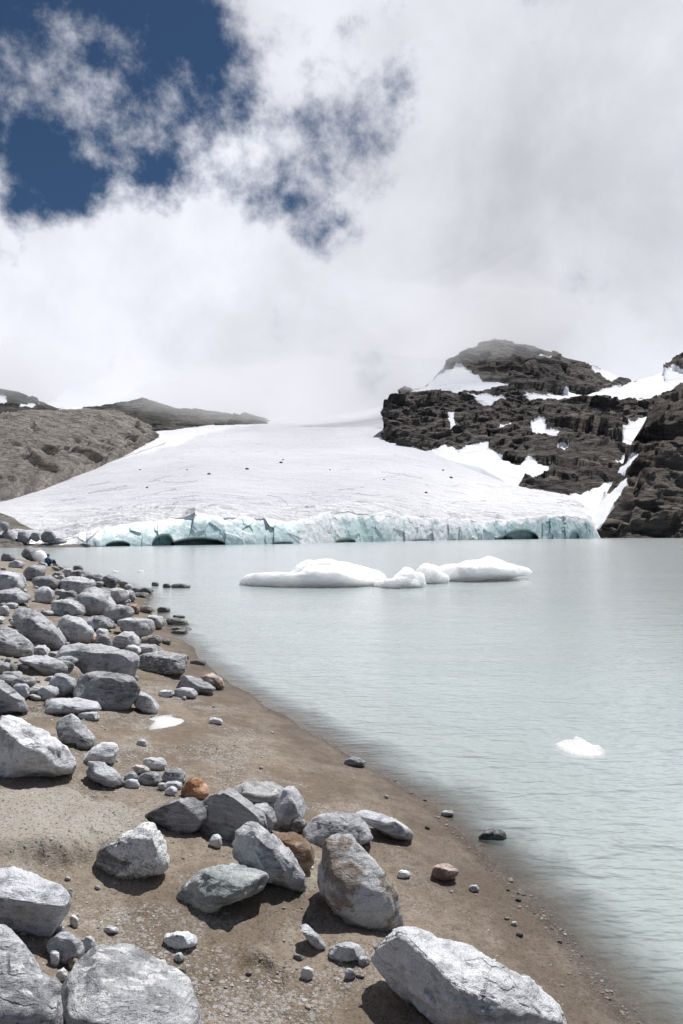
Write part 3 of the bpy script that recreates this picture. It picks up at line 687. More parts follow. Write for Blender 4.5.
def rock(name, poly, label, cat='rock', col=None, style='plain', D=1.0, cuts=None, lvl=4, seed=0, rough=1.0, group=None, base=None, mat=None, sink=0.06, ncut=7, parent=None, kpow=2.5, fac=1.0, float_z=None):
    r = np.random.default_rng(seed * 131 + 5)
    P = np.array(poly, float)
    c = np.array([(P[:, 0].min() + P[:, 0].max()) / 2, (P[:, 1].min() + P[:, 1].max()) / 2])
    w, h = np.ptp(P[:, 0]), np.ptp(P[:, 1])
    if base is None: base = P[:, 1].max() - 0.03 * h
    if float_z is None:
        g = hit(c[0], base)
        if g[2] < -0.04: g = on_z(c[0], base, 0.0)
        z0 = (g - CAM) @ FWD
    else:
        g = on_z(c[0], base, float_z); z0 = (g - CAM) @ FWD
    rad = D * 0.5 * (0.55 * w + 0.45 * min(h * 1.6, w)) * z0 / F
    zc = z0 + 0.30 * rad
    sc = zc / F
    th, R = radial(P, c)
    rd = ray(c[0], c[1]); vd = rd / np.linalg.norm(rd)
    C = CAM + rd * (zc / (rd @ FWD))
    v, f = ico(lvl)
    # sphere axes: a right, b down in the picture, q away from the viewer
    a, b, q = v[:, 0], v[:, 1], v[:, 2]
    ang = np.arctan2(b, a)
    Rr = np.interp(ang, th, R) * sc
    rho = (1 - np.abs(q) ** kpow).clip(0, 1) ** (1 / kpow)
    low = 1 + sink * np.clip(np.sin(ang), 0, 1)
    lx, ly, lz = Rr * rho * np.cos(ang), Rr * rho * np.sin(ang) * low, rad * np.sign(q) * np.abs(q) ** 0.9
    p = lx[:, None] * RT - ly[:, None] * UP + lz[:, None] * vd
    size = (np.ptp(lx) + np.ptp(ly)) / 4
    cl = cuts if cuts is not None else [((0.08 + r.uniform(-.15, .15), -0.12 + r.uniform(-.2, .1), 1), r.uniform(.62, .82)), ((r.uniform(-.55, -.05), -1, r.uniform(0.0, .3)), r.uniform(.60, .78)), ((0.9, -0.2, r.uniform(.2, .6)), r.uniform(.75, .9))]
    for k in range(ncut):
        n = r.normal(size=3); n[2] = abs(n[2]); cl = cl + [(tuple(n), r.uniform(0.80, 0.94))]
    jit = fbm(p / size * 1.2 + seed * 3.1, 3)
    for n, o in cl:
        n = np.array(n, float); n /= np.linalg.norm(n)
        d = p @ n
        lim = o * d.max() * (1 + 0.05 * jit)
        ex = np.clip(d - lim, 0, None)
        p = p - n * (ex * 0.94)[:, None]
    nn = p / (np.linalg.norm(p, axis=1)[:, None] + 1e-9)
    ps = p / size + seed * 7.7
    dsp = rough * size * (0.09 * fbm(ps * 1.5, 3) + 0.045 * fbm(ps * np.array([3.5, 3.5, 6]), 5, ridged=True, gain=0.6) + 0.016 * fbm(ps * 14, 3) + fac * 0.085 * facet(ps * 1.35 + 0.12 * np.stack([jit, jit, jit], -1)) + 0.035 * facet(ps * np.array([3.4, 3.4, 4.6])))
    p = p + nn * dsp[:, None]
    o = mesh_obj(name, p, f, mat or ROCK[style], parent)
    if float_z is None: C = C - np.array([0, 0, 0.05 * size])
    o.location = C
    k = np.array(col if col is not None else GREYS[int(r.integers(len(GREYS)))]) * r.uniform(0.93, 1.07)
    o.color = (*k, 1)
    tag(o, label, cat, group)
    return o
LIGHT = (0.44, 0.445, 0.455); WHITE = (0.60, 0.60, 0.61); DARK = (0.15, 0.15, 0.155); MIDG = (0.28, 0.28, 0.285); WARM = (0.33, 0.31, 0.29)

def build_rocks():
    top = lambda o=.7, x=.1, y=-.1: ((x, y, 1), o)
    fr = lambda o=.65, x=-.3, z=.1: ((x, -1, z), o)
    S = iter(range(1, 1000))
    big = [
        ([(0, 906), (16, 907), (32, 922), (48, 942), (54, 962), (56, 985), (58, 1010), (62, 1050), (55, 1100), (0, 1130), (-50, 1090), (-48, 960), (-25, 915)], 'large speckled grey boulder cut off by the bottom left corner of the photo', 'speckled', (.36, .36, .37), dict(lvl=5, cuts=[((.15, -.42, .9), .52)], rough=.75, fac=.6, ncut=3, base=1120)),
        ([(62, 980), (74, 953), (95, 934), (120, 926), (141, 929), (153, 939), (168, 948), (184, 960), (196, 980), (198, 1000), (198, 1040), (185, 1095), (130, 1125), (80, 1110), (60, 1050), (57, 1005)], 'big white-flecked grey boulder at the bottom edge with a tan streak', 'speckled', (.36, .36, .365), dict(lvl=5, cuts=[((.12, -.40, .91), .50), ((-.9, -.5, .1), .86)], rough=.65, fac=.6, ncut=3, base=1120)),
        ([(-35, 872), (0, 865), (18, 867), (40, 876), (60, 885), (69, 893), (70, 902), (62, 916), (48, 933), (30, 929), (0, 925), (-35, 918)], 'angular boulder with flat pale top and dark front above the speckled corner boulder', 'plain', (.47, .475, .485), dict(lvl=5, fac=.5, rough=.8, ncut=4, cuts=[((.05, -.18, 1), .42), ((-.1, -1, -.35), .52)], base=934)),
        ([(97, 853), (103, 847), (120, 840), (123, 834), (135, 828), (142, 822), (155, 822), (165, 832), (169, 845), (167, 865), (160, 871), (145, 876), (130, 877), (108, 872), (100, 865)], 'rough rock with thick white quartz crust alone on the sand below the pale hump', 'quartz', (.26, .26, .26), dict(lvl=5, rough=1.4, fac=.5, cuts=[((-.35, -1, .1), .6), top(.85)])),
        ([(177, 895), (185, 883), (200, 870), (220, 864), (245, 865), (262, 868), (267, 876), (262, 887), (245, 896), (225, 903), (205, 909), (190, 906), (178, 900)], 'greenish grey smooth rock lying alone in front of the central rock cluster', 'banded', (.265, .285, .275), dict(lvl=5, cuts=[((.1, -.2, 1), .62), ((-.6, -1, 0), .62)])),
        ([(145, 815), (158, 806), (175, 799), (195, 797), (206, 802), (207, 820), (196, 830), (175, 831), (160, 826)], 'dark low rock with pale top at the left end of the central cluster', 'plain', (.22, .22, .225), dict(cuts=[top(.75, .3), fr(.55, -.2, -.1)])),
        ([(198, 805), (207, 795), (220, 790), (232, 786), (250, 798), (258, 806), (268, 815), (273, 825), (260, 835), (240, 840), (215, 837), (200, 828)], 'bulky smooth dark-fronted boulder in the central cluster beside the low dark rock', 'plain', (.25, .25, .255), dict(lvl=5, cuts=[((.5, .1, 1), .66), ((-.35, -1, .0), .55)], rough=.6)),
        ([(228, 790), (245, 781), (270, 779), (283, 783), (286, 795), (279, 810), (262, 812), (245, 806)], 'flat grey slab lying at the back of the central cluster', 'banded', (.25, .245, .24), dict(cuts=[top(.6)])),
        ([(275, 802), (283, 790), (293, 784), (301, 792), (305, 808), (304, 820), (296, 824), (288, 831), (278, 825), (274, 812)], 'small upright pale block with a chipped pointed top in the central cluster', 'plain', (.42, .42, .43), dict(cuts=[((-.5, -1, .4), .7), ((.9, -.5, .3), .7)], rough=1.2)),
        ([(231, 840), (238, 825), (248, 817), (258, 820), (270, 830), (285, 847), (300, 865), (306, 886), (296, 889), (280, 881), (262, 874), (245, 869), (233, 856)], 'long pale tongue-shaped rock slanting down at the front of the central cluster', 'plain', (.42, .425, .43), dict(lvl=5, cuts=[((.5, -.2, .9), .6), ((-.7, -.8, -.1), .55)], D=.8, base=884)),
        ([(272, 829), (288, 829), (305, 838), (314, 848), (313, 864), (302, 872), (290, 858), (278, 842)], 'brown rust-stained slab wedged between the tongue-shaped rock and the tall slab', 'stained', (.19, .12, .07), dict(cuts=[((.1, -.1, 1), .55), ((-.5, -1, -.2), .55)])),
        ([(303, 830), (315, 815), (335, 811), (355, 813), (366, 822), (374, 838), (360, 844), (340, 842), (318, 847), (305, 842)], 'pale flat-topped rock behind the tall stained slab', 'plain', (.37, .37, .38), dict(lvl=5, cuts=[top(.6), fr(.7)], rough=.8, fac=.5)),
        ([(313, 848), (322, 835), (352, 831), (365, 840), (380, 860), (395, 885), (405, 912), (400, 922), (385, 927), (368, 932), (350, 918), (330, 900), (316, 885), (313, 865)], 'tall tilted slab with brown stained face at the right end of the central cluster', 'stained', (.42, .415, .41), dict(lvl=5, D=.8, cuts=[((.25, -.75, .65), .52), ((-.9, -.5, .1), .72), ((.75, .25, .6), .8)], rough=.9, fac=.45, base=922)),
        ([(352, 812), (362, 808), (385, 814), (405, 824), (415, 832), (409, 839), (393, 836), (375, 827), (360, 818)], 'narrow pale bone-shaped stone on open sand right of the central cluster', 'plain', LIGHT, dict(cuts=[top(.8)], rough=.7)),
        ([(369, 952), (375, 934), (385, 927), (410, 926), (440, 932), (470, 946), (500, 962), (530, 978), (555, 1002), (567, 1020), (560, 1036), (500, 1052), (450, 1040), (420, 1008), (395, 982), (375, 964)], 'very large long whitish boulder at the bottom right nearest the water', 'plain', (.50, .50, .505), dict(lvl=6, cuts=[((.35, -.1, 1), .68), ((-.75, -.75, -.05), .62)], rough=.9, D=.75, base=1030)),
        ([(48, 940), (60, 932), (75, 934), (86, 947), (80, 959), (62, 963), (50, 956)], 'small bluish grey rock between the flat-topped boulder and the white-flecked boulder', 'plain', (.33, .345, .36), {}),
        ([(-35, 724), (0, 718), (20, 719), (45, 730), (65, 748), (75, 761), (70, 771), (40, 774), (0, 774), (-35, 772)], 'large bright whitish boulder with broken front at the left edge halfway up the beach', 'plain', (.58, .58, .585), dict(lvl=5, cuts=[((.3, -.2, 1), .72), ((-.6, -1, .0), .58)], rough=1.1)),
        ([(66, 709), (75, 713), (87, 728), (95, 736), (92, 745), (75, 746), (60, 740), (57, 728), (60, 715)], 'grey pyramid-shaped rock standing right of the bright whitish boulder', 'speckled', (.33, .335, .34), dict(cuts=[((-.4, -1, .5), .7), ((.8, -.3, .7), .65)])),
        ([(80, 758), (92, 748), (100, 742), (115, 742), (119, 750), (112, 763), (95, 763), (82, 761)], 'white angular rock just below the grey pyramid-shaped rock', 'plain', (.55, .55, .56), dict(cuts=[((.2, -.6, .8), .7)], rough=1.2)),
        ([(83, 769), (90, 760), (105, 762), (118, 772), (127, 784), (110, 786), (92, 778)], 'dark rock with white veins touching the pale sand hump', 'banded', (.34, .35, .36), dict(cuts=[((.3, -.4, .9), .65), ((-.9, -.6, .2), .7)], rough=1.2)),
        ([(181, 788), (188, 780), (197, 778), (206, 783), (209, 792), (204, 799), (192, 799), (182, 796)], 'small bright orange rust-coloured rock behind the low dark rock', 'stained', (.50, .24, .11), dict(cuts=[((.5, -.7, .6), .7), ((-.7, -.8, .3), .65)], rough=1.4)),
        ([(74, 690), (80, 675), (95, 669), (115, 670), (132, 675), (140, 687), (135, 697), (128, 708), (100, 709), (80, 703)], 'large rounded boulder with shadowed dark face in front of the long grey boulder', 'plain', (.235, .237, .24), dict(lvl=5, cuts=[((.05, 0, 1), .72), ((-.1, -1, -.05), .55)], rough=.7)),
        ([(140, 689), (152, 697), (160, 706), (155, 713), (145, 713), (134, 704)], 'pale crumbly stone leaning against the right side of the rounded dark-faced boulder', 'speckled', (.42, .42, .42), {}),
        ([(55, 657), (62, 646), (80, 642), (105, 645), (125, 649), (138, 653), (137, 665), (131, 676), (100, 675), (72, 676), (60, 670)], 'long smooth grey boulder lying across the middle of the left bank', 'plain', (.33, .33, .335), dict(lvl=5, cuts=[((.05, -.1, 1), .66), fr(.65, -.1)], rough=.8)),
        ([(15, 658), (35, 654), (55, 658), (68, 666), (66, 674), (45, 673), (28, 665)], 'flat wedge slab left of the long smooth boulder', 'plain', (.33, .335, .345), dict(cuts=[top(.6)])),
        ([(-25, 622), (0, 625), (15, 630), (30, 640), (36, 648), (28, 656), (0, 657), (-25, 657)], 'layered grey boulder with wavy bands at the left edge below the leaning pointed boulder', 'banded', (.31, .315, .32), dict(lvl=5, cuts=[((.3, -.3, 1), .7)])),
        ([(12, 614), (22, 605), (35, 610), (50, 620), (62, 633), (65, 644), (55, 648), (35, 642), (22, 630), (16, 620)], 'large grey pointed boulder leaning to the right on the sandy left bank', 'plain', (.33, .335, .34), dict(lvl=5, cuts=[((.45, -.2, .9), .7), ((-.6, -1, .1), .7)])),
        ([(58, 621), (65, 613), (80, 616), (93, 628), (91, 641), (75, 644), (62, 642), (58, 632)], 'rounded grey boulder with whitish top right of the leaning pointed boulder', 'plain', (.37, .37, .375), dict(cuts=[((.2, -.2, 1), .7), fr(.75)])),
        ([(72, 604), (80, 592), (95, 588), (108, 592), (119, 606), (112, 615), (95, 616), (80, 612)], 'broad domed pale boulder, largest in the middle of the far jumble', 'plain', (.39, .39, .395), dict(cuts=[top(.8)])),
        ([(135, 663), (142, 653), (165, 650), (185, 650), (191, 659), (184, 672), (155, 674), (138, 671)], 'blocky boulder with black rough front on the sand closest to the water', 'speckled', (.24, .24, .243), dict(lvl=5, cuts=[((.05, -.1, 1), .55), ((-.3, -1, .1), .55)], rough=.9)),
        ([(175, 684), (180, 675), (192, 675), (206, 681), (216, 688), (208, 693), (190, 693), (176, 690)], 'grey wedge rock on the wet sand beside the pinkish stone', 'plain', (.30, .305, .315), dict(cuts=[((.3, -.2, 1), .6), ((-.8, -.7, .1), .55)])),
        ([(199, 676), (212, 673), (222, 678), (225, 686), (218, 689), (207, 683)], 'pinkish beige stone behind the grey wedge rock at the water line', 'stained', (.50, .40, .34), {}),
        ([(-25, 680), (0, 678), (15, 690), (28, 700), (29, 710), (0, 713), (-25, 712)], 'grey boulder with dark hollow at the left edge above the bright whitish boulder', 'plain', (.35, .355, .365), dict(cuts=[((.4, -.2, .9), .65), ((-.2, -1, 0), .6)], lvl=5)),
        ([(42, 708), (52, 698), (75, 697), (100, 700), (102, 709), (80, 713), (60, 713), (45, 714)], 'low flat pale slab in front of the rounded dark-faced boulder', 'plain', (.40, .405, .415), dict(cuts=[top(.5)])),
        ([(21, 553), (25, 548), (32, 545.5), (37, 554), (40, 561), (34, 561.5), (23, 556.5)], 'dark upright boulder on the bank beside the sitting person', 'plain', (.20, .20, .205), dict(cuts=[((.7, -.3, .6), .7)])),
    ]
    NM = {'boulder': 'boulder', 'slab': 'slab', 'stone': 'stone', 'block': 'rock'}
    for poly, label, style, col, kw in big:
        nm = 'boulder' if 'boulder' in label.split(' ')[:8] else 'rock'
        rock(nm, poly, label, 'boulder' if nm == 'boulder' else 'rock', col, style, seed=next(S), **kw)
    # second tier: box outlines
    mid = [
        (82, 935, 96, 953, 'thin upright grey stone behind the white-flecked boulder', 'plain', (.36, .37, .39)), (56, 925, 66, 936, 'small pale stone below the tip of the flat-topped boulder', 'plain', (.40, .41, .43)), (50, 948, 60, 966, 'pale stone pressed against the right side of the speckled corner boulder', 'plain', (.48, .48, .49)),
        (56, 967, 67, 982, 'small cream white pebble in the gap between the two bottom boulders', 'plain', (.66, .63, .61)), (55, 981, 64, 997, 'small grey pebble below the cream pebble in the boulder gap', 'plain', (.30, .31, .31)), (68, 957, 79, 970, 'beige chip beside the white-flecked boulder', 'stained', (.48, .42, .36)),
        (70, 914, 79, 927, 'egg-shaped cream stone on sand right of the flat-topped boulder', 'plain', (.58, .54, .50)), (290, 816, 307, 833, 'dark wedge under the upright pale block', 'plain', (.17, .16, .155)), (209, 834, 223, 847, 'small white stone in front of the bulky dark-fronted boulder', 'speckled', (.60, .61, .62)),
        (250, 802, 275, 832, 'pale shoulder stone squeezed behind the tongue-shaped rock', 'plain', (.38, .385, .40)),
        (142, 757, 167, 770, 'pale flat brick-like stone at the top of the small stone heap', 'plain', (.38, .385, .395)), (160, 768, 187, 784, 'grey tilted stone beside the orange rock', 'plain', (.33, .33, .335)), (139, 772, 162, 785, 'dark flat stone in the middle of the small stone heap', 'banded', (.23, .235, .24)), (132, 765, 150, 774, 'beige flat stone in the small stone heap', 'plain', (.48, .44, .40)),
        (124, 771, 138, 781, 'grey triangular stone at the left end of the small stone heap', 'plain', (.30, .31, .32)), (125, 779, 140, 789, 'whitish stone at the foot of the sand hump by the stone heap', 'plain', (.47, .48, .50)), (164, 780, 182, 790, 'white flat stone below the grey tilted stone', 'plain', (.52, .53, .55)), (158, 782, 166, 790, 'small pale stone left of the white flat stone', 'plain', (.42, .43, .45)), (165, 786, 177, 796, 'white pebble lowest in the small stone heap', 'plain', (.5, .51, .53)),
        (137, 739, 148, 746, 'little pale stone lying alone between the snow patch and the stone heap', 'plain', (.46, .46, .47)), (75, 738, 96, 749, 'dark flat stone at the foot of the pyramid-shaped rock', 'plain', (.16, .16, .165)),
        (91, 696, 111, 709, 'small pale rock in front of the rounded dark-faced boulder', 'plain', (.37, .375, .385)), (37, 685, 58, 700, 'round grey stone left of the low flat slab', 'plain', (.38, .385, .395)), (49, 673, 75, 696, 'blunt grey stone left of the rounded dark-faced boulder', 'plain', (.33, .335, .345)), (14, 683, 31, 698, 'whitish stone right of the dark-hollowed edge boulder', 'plain', (.46, .465, .475)),
        (80, 711, 100, 720, 'pale crumbled stone right of the pyramid-shaped rock', 'speckled', (.44, .44, .45)), (174, 687, 197, 698, 'small pale wedge stone in front of the grey wedge rock', 'plain', (.42, .42, .43)), (157, 689, 173, 697, 'small white stone left of the grey wedge rock', 'plain', (.55, .55, .56)),
        (50, 599, 87, 618, 'smooth pale slab behind the whitish-topped boulder', 'plain', (.40, .405, .41)), (83, 613, 115, 631, 'low grey stone below the broad domed boulder', 'plain', (.31, .315, .32)), (103, 586, 128, 604, 'rounded pale boulder right of the broad domed boulder', 'plain', (.42, .42, .42)), (57, 576, 96, 594, 'pale slanting slab above the broad domed boulder', 'plain', (.40, .405, .41)),
        (35, 585, 54, 603, 'whitish upright rock on the sand left of the broad domed boulder', 'plain', (.46, .465, .47)), (-12, 569, 26, 591, 'big pale domed boulder at the left edge highest up the near bank', 'plain', (.42, .425, .43)), (-14, 588, 30, 604, 'grey cracked boulder at the left edge just below the big pale dome', 'plain', (.34, .345, .355)), (30, 575, 60, 589, 'dark thin slab on the sand right of the big pale dome', 'plain', (.22, .22, .225)),
        (104, 602, 133, 626, 'grey boulder with a round dark hollow facing the lake', 'plain', (.31, .31, .315)), (118, 616, 156, 636, 'pale smooth boulder just left of the water, below the hollowed boulder', 'plain', (.42, .42, .425)), (111, 632, 139, 650, 'rounded cracked pale stone behind the long smooth boulder', 'banded', (.40, .40, .405)), (96, 634, 113, 649, 'dark rounded stone beside the cracked pale stone', 'plain', (.24, .24, .245)),
        (137, 644, 162, 655, 'low pale stone behind the black-fronted blocky boulder', 'plain', (.38, .38, .385)), (141, 634, 162, 645, 'brownish dark stone at the water edge above the blocky boulder', 'plain', (.20, .18, .165)), (143, 614, 164, 628, 'pale cubic rock standing in the shallow water', 'speckled', (.42, .41, .40)),
        (165, 617, 183, 625, 'dark pointed rock just right of the pale cubic rock in the water', 'plain', (.13, .125, .12)), (171, 620, 191, 626, 'low brown rock awash right of the dark pointed rock', 'plain', (.22, .19, .165)), (166, 626.5, 196, 631, 'long flat dark rock barely out of the water', 'plain', (.14, .13, .12)), (171, 629.5, 188, 634, 'dark sliver of rock below the long flat dark rock in the water', 'plain', (.13, .12, .11)), (172, 614.5, 186, 618, 'thin dark rock in the water above the dark pointed rock', 'plain', (.13, .13, .125)),
        (162, 638, 171, 644, 'tiny dark stone at the water edge right of the brownish stone', 'plain', (.13, .125, .12)), (157, 606.5, 171, 612, 'small brown-black rock alone in the shallows', 'plain', (.13, .12, .11)), (128, 603, 141, 614, 'reddish brown stone at the water edge', 'stained', (.26, .19, .15)), (138, 605, 153, 613, 'brown mottled stone right of the reddish stone at the water edge', 'plain', (.25, .215, .185)),
        (151, 581.5, 159, 586, 'small dark round rock out in the water, nearest the bank', 'plain', (.085, .085, .085)), (163, 583.5, 171, 588, 'dark lump at the left end of the thin reef in the water', 'plain', (.085, .085, .085)), (169, 583.5, 191, 588, 'thin flat dark reef in the water farthest from the bank', 'plain', (.11, .105, .10)), (130, 587, 153, 593, 'long dark slab lying into the water at the tip of the bank', 'plain', (.15, .145, .14)), (128, 592, 152, 597, 'low dark spit of rock at the tip of the bank', 'plain', (.14, .135, .13)), (124, 589, 136, 602, 'grey stone against the rounded pale boulder at the bank tip', 'plain', (.28, .28, .285)),
        (190, 659.5, 206, 665, 'flat dark stone awash right of the black-fronted blocky boulder', 'plain', (.12, .115, .11)), (183, 655, 189, 659, 'tiny dark stone in the water behind the blocky boulder', 'plain', (.12, .12, .115)),
        (477, 830, 508, 842, 'dark flat rock poking out of the shallows at lower right', 'plain', (.115, .11, .105)), (431, 862, 458, 879, 'pinkish brown oblong stone on the sand near the water line', 'stained', (.40, .31, .27)), (468, 884, 479, 892, 'small grey pebble on the sand right of the pinkish oblong stone', 'plain', (.36, .37, .39)), (440, 810, 454, 816, 'pale stone half under the shallow water', 'plain', (.35, .34, .32)),
        (398, 870, 411, 878, 'white flake on sand right of the tall stained slab', 'plain', (.66, .67, .69)), (298, 921, 326, 950, None, 'plain', (.42, .43, .45)), (329, 943, 365, 961, 'small pale pointed stone left of the long whitish boulder', 'plain', (.46, .465, .475)), (357, 956, 371, 965, 'little grey chip tucked against the long whitish boulder', 'plain', (.36, .365, .375)),
        (165, 931, 196, 949, 'flat white chip of stone on the sand above the white-flecked boulder', 'plain', (.60, .61, .63)), (174, 952, 184, 962, 'small white stone touching the white-flecked boulder', 'plain', (.62, .63, .65)), (102, 926, 121, 933, 'thin white sliver on the sand behind the white-flecked boulder', 'plain', (.64, .65, .66)),
        (344, 968, 356, 979, 'white round pebble in the footprint-marked sand', 'plain', (.55, .55, .55)), (511, 921, 517, 926, 'tiny bluish pebble right of the long whitish boulder', 'plain', (.42, .45, .49)), (300, 966, 313, 980, 'pale knobbly pebble in the middle of the bottom sand', 'plain', (.55, .55, .55)), (344, 757, 366, 766, 'grey stone lying at the water line', 'plain', (.27, .28, .29)), (209, 717, 224, 724, 'white flat flake on the wet sand right of the snow patch', 'plain', (.68, .69, .72)),
        (96, 627, 108, 640, 'whitish stone between the whitish-topped boulder and the hollowed boulder', 'plain', (.44, .44, .45)), (88, 634, 97, 643, 'small orange brown stone between grey boulders', 'stained', (.42, .28, .19)), (60, 568, 76, 577, 'whitish slab just below the sitting person', 'plain', (.42, .42, .425)), (70, 569, 86, 579, 'dark slab below and right of the sitting person', 'plain', (.18, .18, .185)),
        (85, 572, 104, 584, 'grey slab at the water edge above the rounded pale boulder', 'plain', (.33, .33, .335)), (102, 574, 118, 588, 'dark broken rock at the water edge right of the grey slab', 'plain', (.17, .17, .172)), (0, 553, 14, 562, 'dark stone at the far left edge near the upright boulder', 'plain', (.19, .19, .195)), (8, 560, 24, 568, 'pale stone on sand below the dark upright boulder', 'plain', (.40, .40, .405)), (36, 562, 48, 569, 'beige low stone at the feet of the upright boulder', 'plain', (.44, .40, .36)),
        (0, 604, 10, 616, 'pale stone at the left edge beside the leaning pointed boulder', 'plain', (.40, .40, .41)), (116, 597, 128, 606, 'small grey stone under the rounded pale boulder', 'plain', (.27, .27, .275)), (60, 590, 76, 602, 'dark stone in the gap left of the broad domed boulder', 'plain', (.20, .20, .205)), (30, 645, 52, 656, 'pale rubble stone between the banded and the long smooth boulders', 'plain', (.44, .42, .41)),
    ]
    for x0, y0, x1, y1, label, style, col in mid:
        s = next(S)
        if label is None:
            rock('stone', [(298, 923), (304, 921), (312, 928), (322, 938), (326, 947), (320, 950), (311, 943), (304, 934)], 'bluish leaf-shaped stone on sand below the tongue-shaped rock', 'stone', col, style, seed=s, cuts=[((0, -.3, 1), .6)], rough=.6)
            continue
        w = x1 - x0
        nm = 'boulder' if 'boulder' in label.split(' ')[:5] else ('pebble' if 'pebble' in label.split(' ')[:5] else 'stone')
        rock(nm, oval(x0, y0, x1, y1, s), label, nm, col, style, seed=s, lvl=4 if w > 15 else 3, rough=1.1)
    return S

def build_fill(S):
    """small stones packed between the named boulders of the left bank"""
    r = np.random.default_rng(44)
    zones = [('small grey stone in the rubble among the boulders of the left bank', 'rubble stones of the left bank', (0, 135, 570, 700), 210), ('small stone strewn on the open sand of the beach', 'loose stones on the open sand', (20, 400, 700, 1010), 60),
             ('small dark wet stone on the damp sand along the water line', 'wet stones along the water line', (400, 640, 790, 1015), 9),
             ('flat grey slab wedged among the boulders of the left bank', 'flat slabs wedged among the left bank boulders', (-5, 120, 582, 712), 44)]
    for label, group, (x0, x1, y0, y1), n in zones:
        k = 0
        while k < n:
            px, py = r.uniform(x0, x1), (y0 + (y1 - y0) * r.uniform() ** 1.3)
            q = hit(px, py)
            ss = shore_s(q[0], q[1])
            if (ss < 0.35) if n != 9 else not (0.02 < ss < 0.35): continue
            if n in (60, 9):
                w = max(3.0, r.lognormal(1.45, 0.4)) * (0.6 + (py - 700) / 500)
            else:
                w = max(4.0, r.lognormal(2.12, 0.50)) * (0.55 + (py - 570) / 200)
            if n == 44: w = r.uniform(11, 26) * (0.55 + (py - 570) / 220)
            h = w * (r.uniform(0.38, 0.8) if n != 44 else r.uniform(.28, .45))
            gcol = r.uniform(0.15, 0.46) if n != 9 else r.uniform(.06, .16); col = (gcol, gcol * r.uniform(.96, 1.01), gcol * r.uniform(.93, 1.04))
            rock('flat_rock' if n == 44 else 'stone', oval(px - w / 2, py - h, px + w / 2, py, k + n, tilt=r.uniform(-.25, .25)), label, 'rock' if n == 44 else 'stone', col, 'banded' if n == 44 else 'plain', seed=next(S), lvl=2 if w < 6 else 3, group=group, ncut=4)
            k += 1
    # boulders of the moraine across the bay
    mor = [(2, 529, 16, 545, .25), (17, 528, 30, 544, .30), (30, 531, 40, 541, .34), (40, 530, 56, 541, .22), (44, 537, 68, 544, .33), (-12, 532, 3, 546, .3), (78, 543, 92, 547.5, .13), (42, 543, 48, 548, .15), (0, 522, 9, 530, .28)]
    for i, (x0, y0, x1, y1, gc) in enumerate(mor):
        poly = oval(x0, y0, x1, y1, 900 + i)
        d = 126.0
        _rock_at(poly, d, 'boulder', 'grey boulder of the moraine heap across the bay at far left', 'boulder', (gc, gc, gc * 1.02), next(S), 'moraine boulders across the bay')

def _rock_at(poly, d, name, label, cat, col, seed, group=None, mat=None, rough=1.0, lvl=3, D=1.0, **kw):
    """a rock at a known distance (not on the near beach)"""
    P = np.array(poly); base = P[:, 1].max()
    c0 = (P[:, 0].min() + P[:, 0].max()) / 2
    z = at(c0, base, d)[2]
    return rock(name, poly, label, cat, col, 'plain', seed=seed, group=group, mat=mat, rough=rough, lvl=lvl, D=D, base=base, float_z=z, **kw)

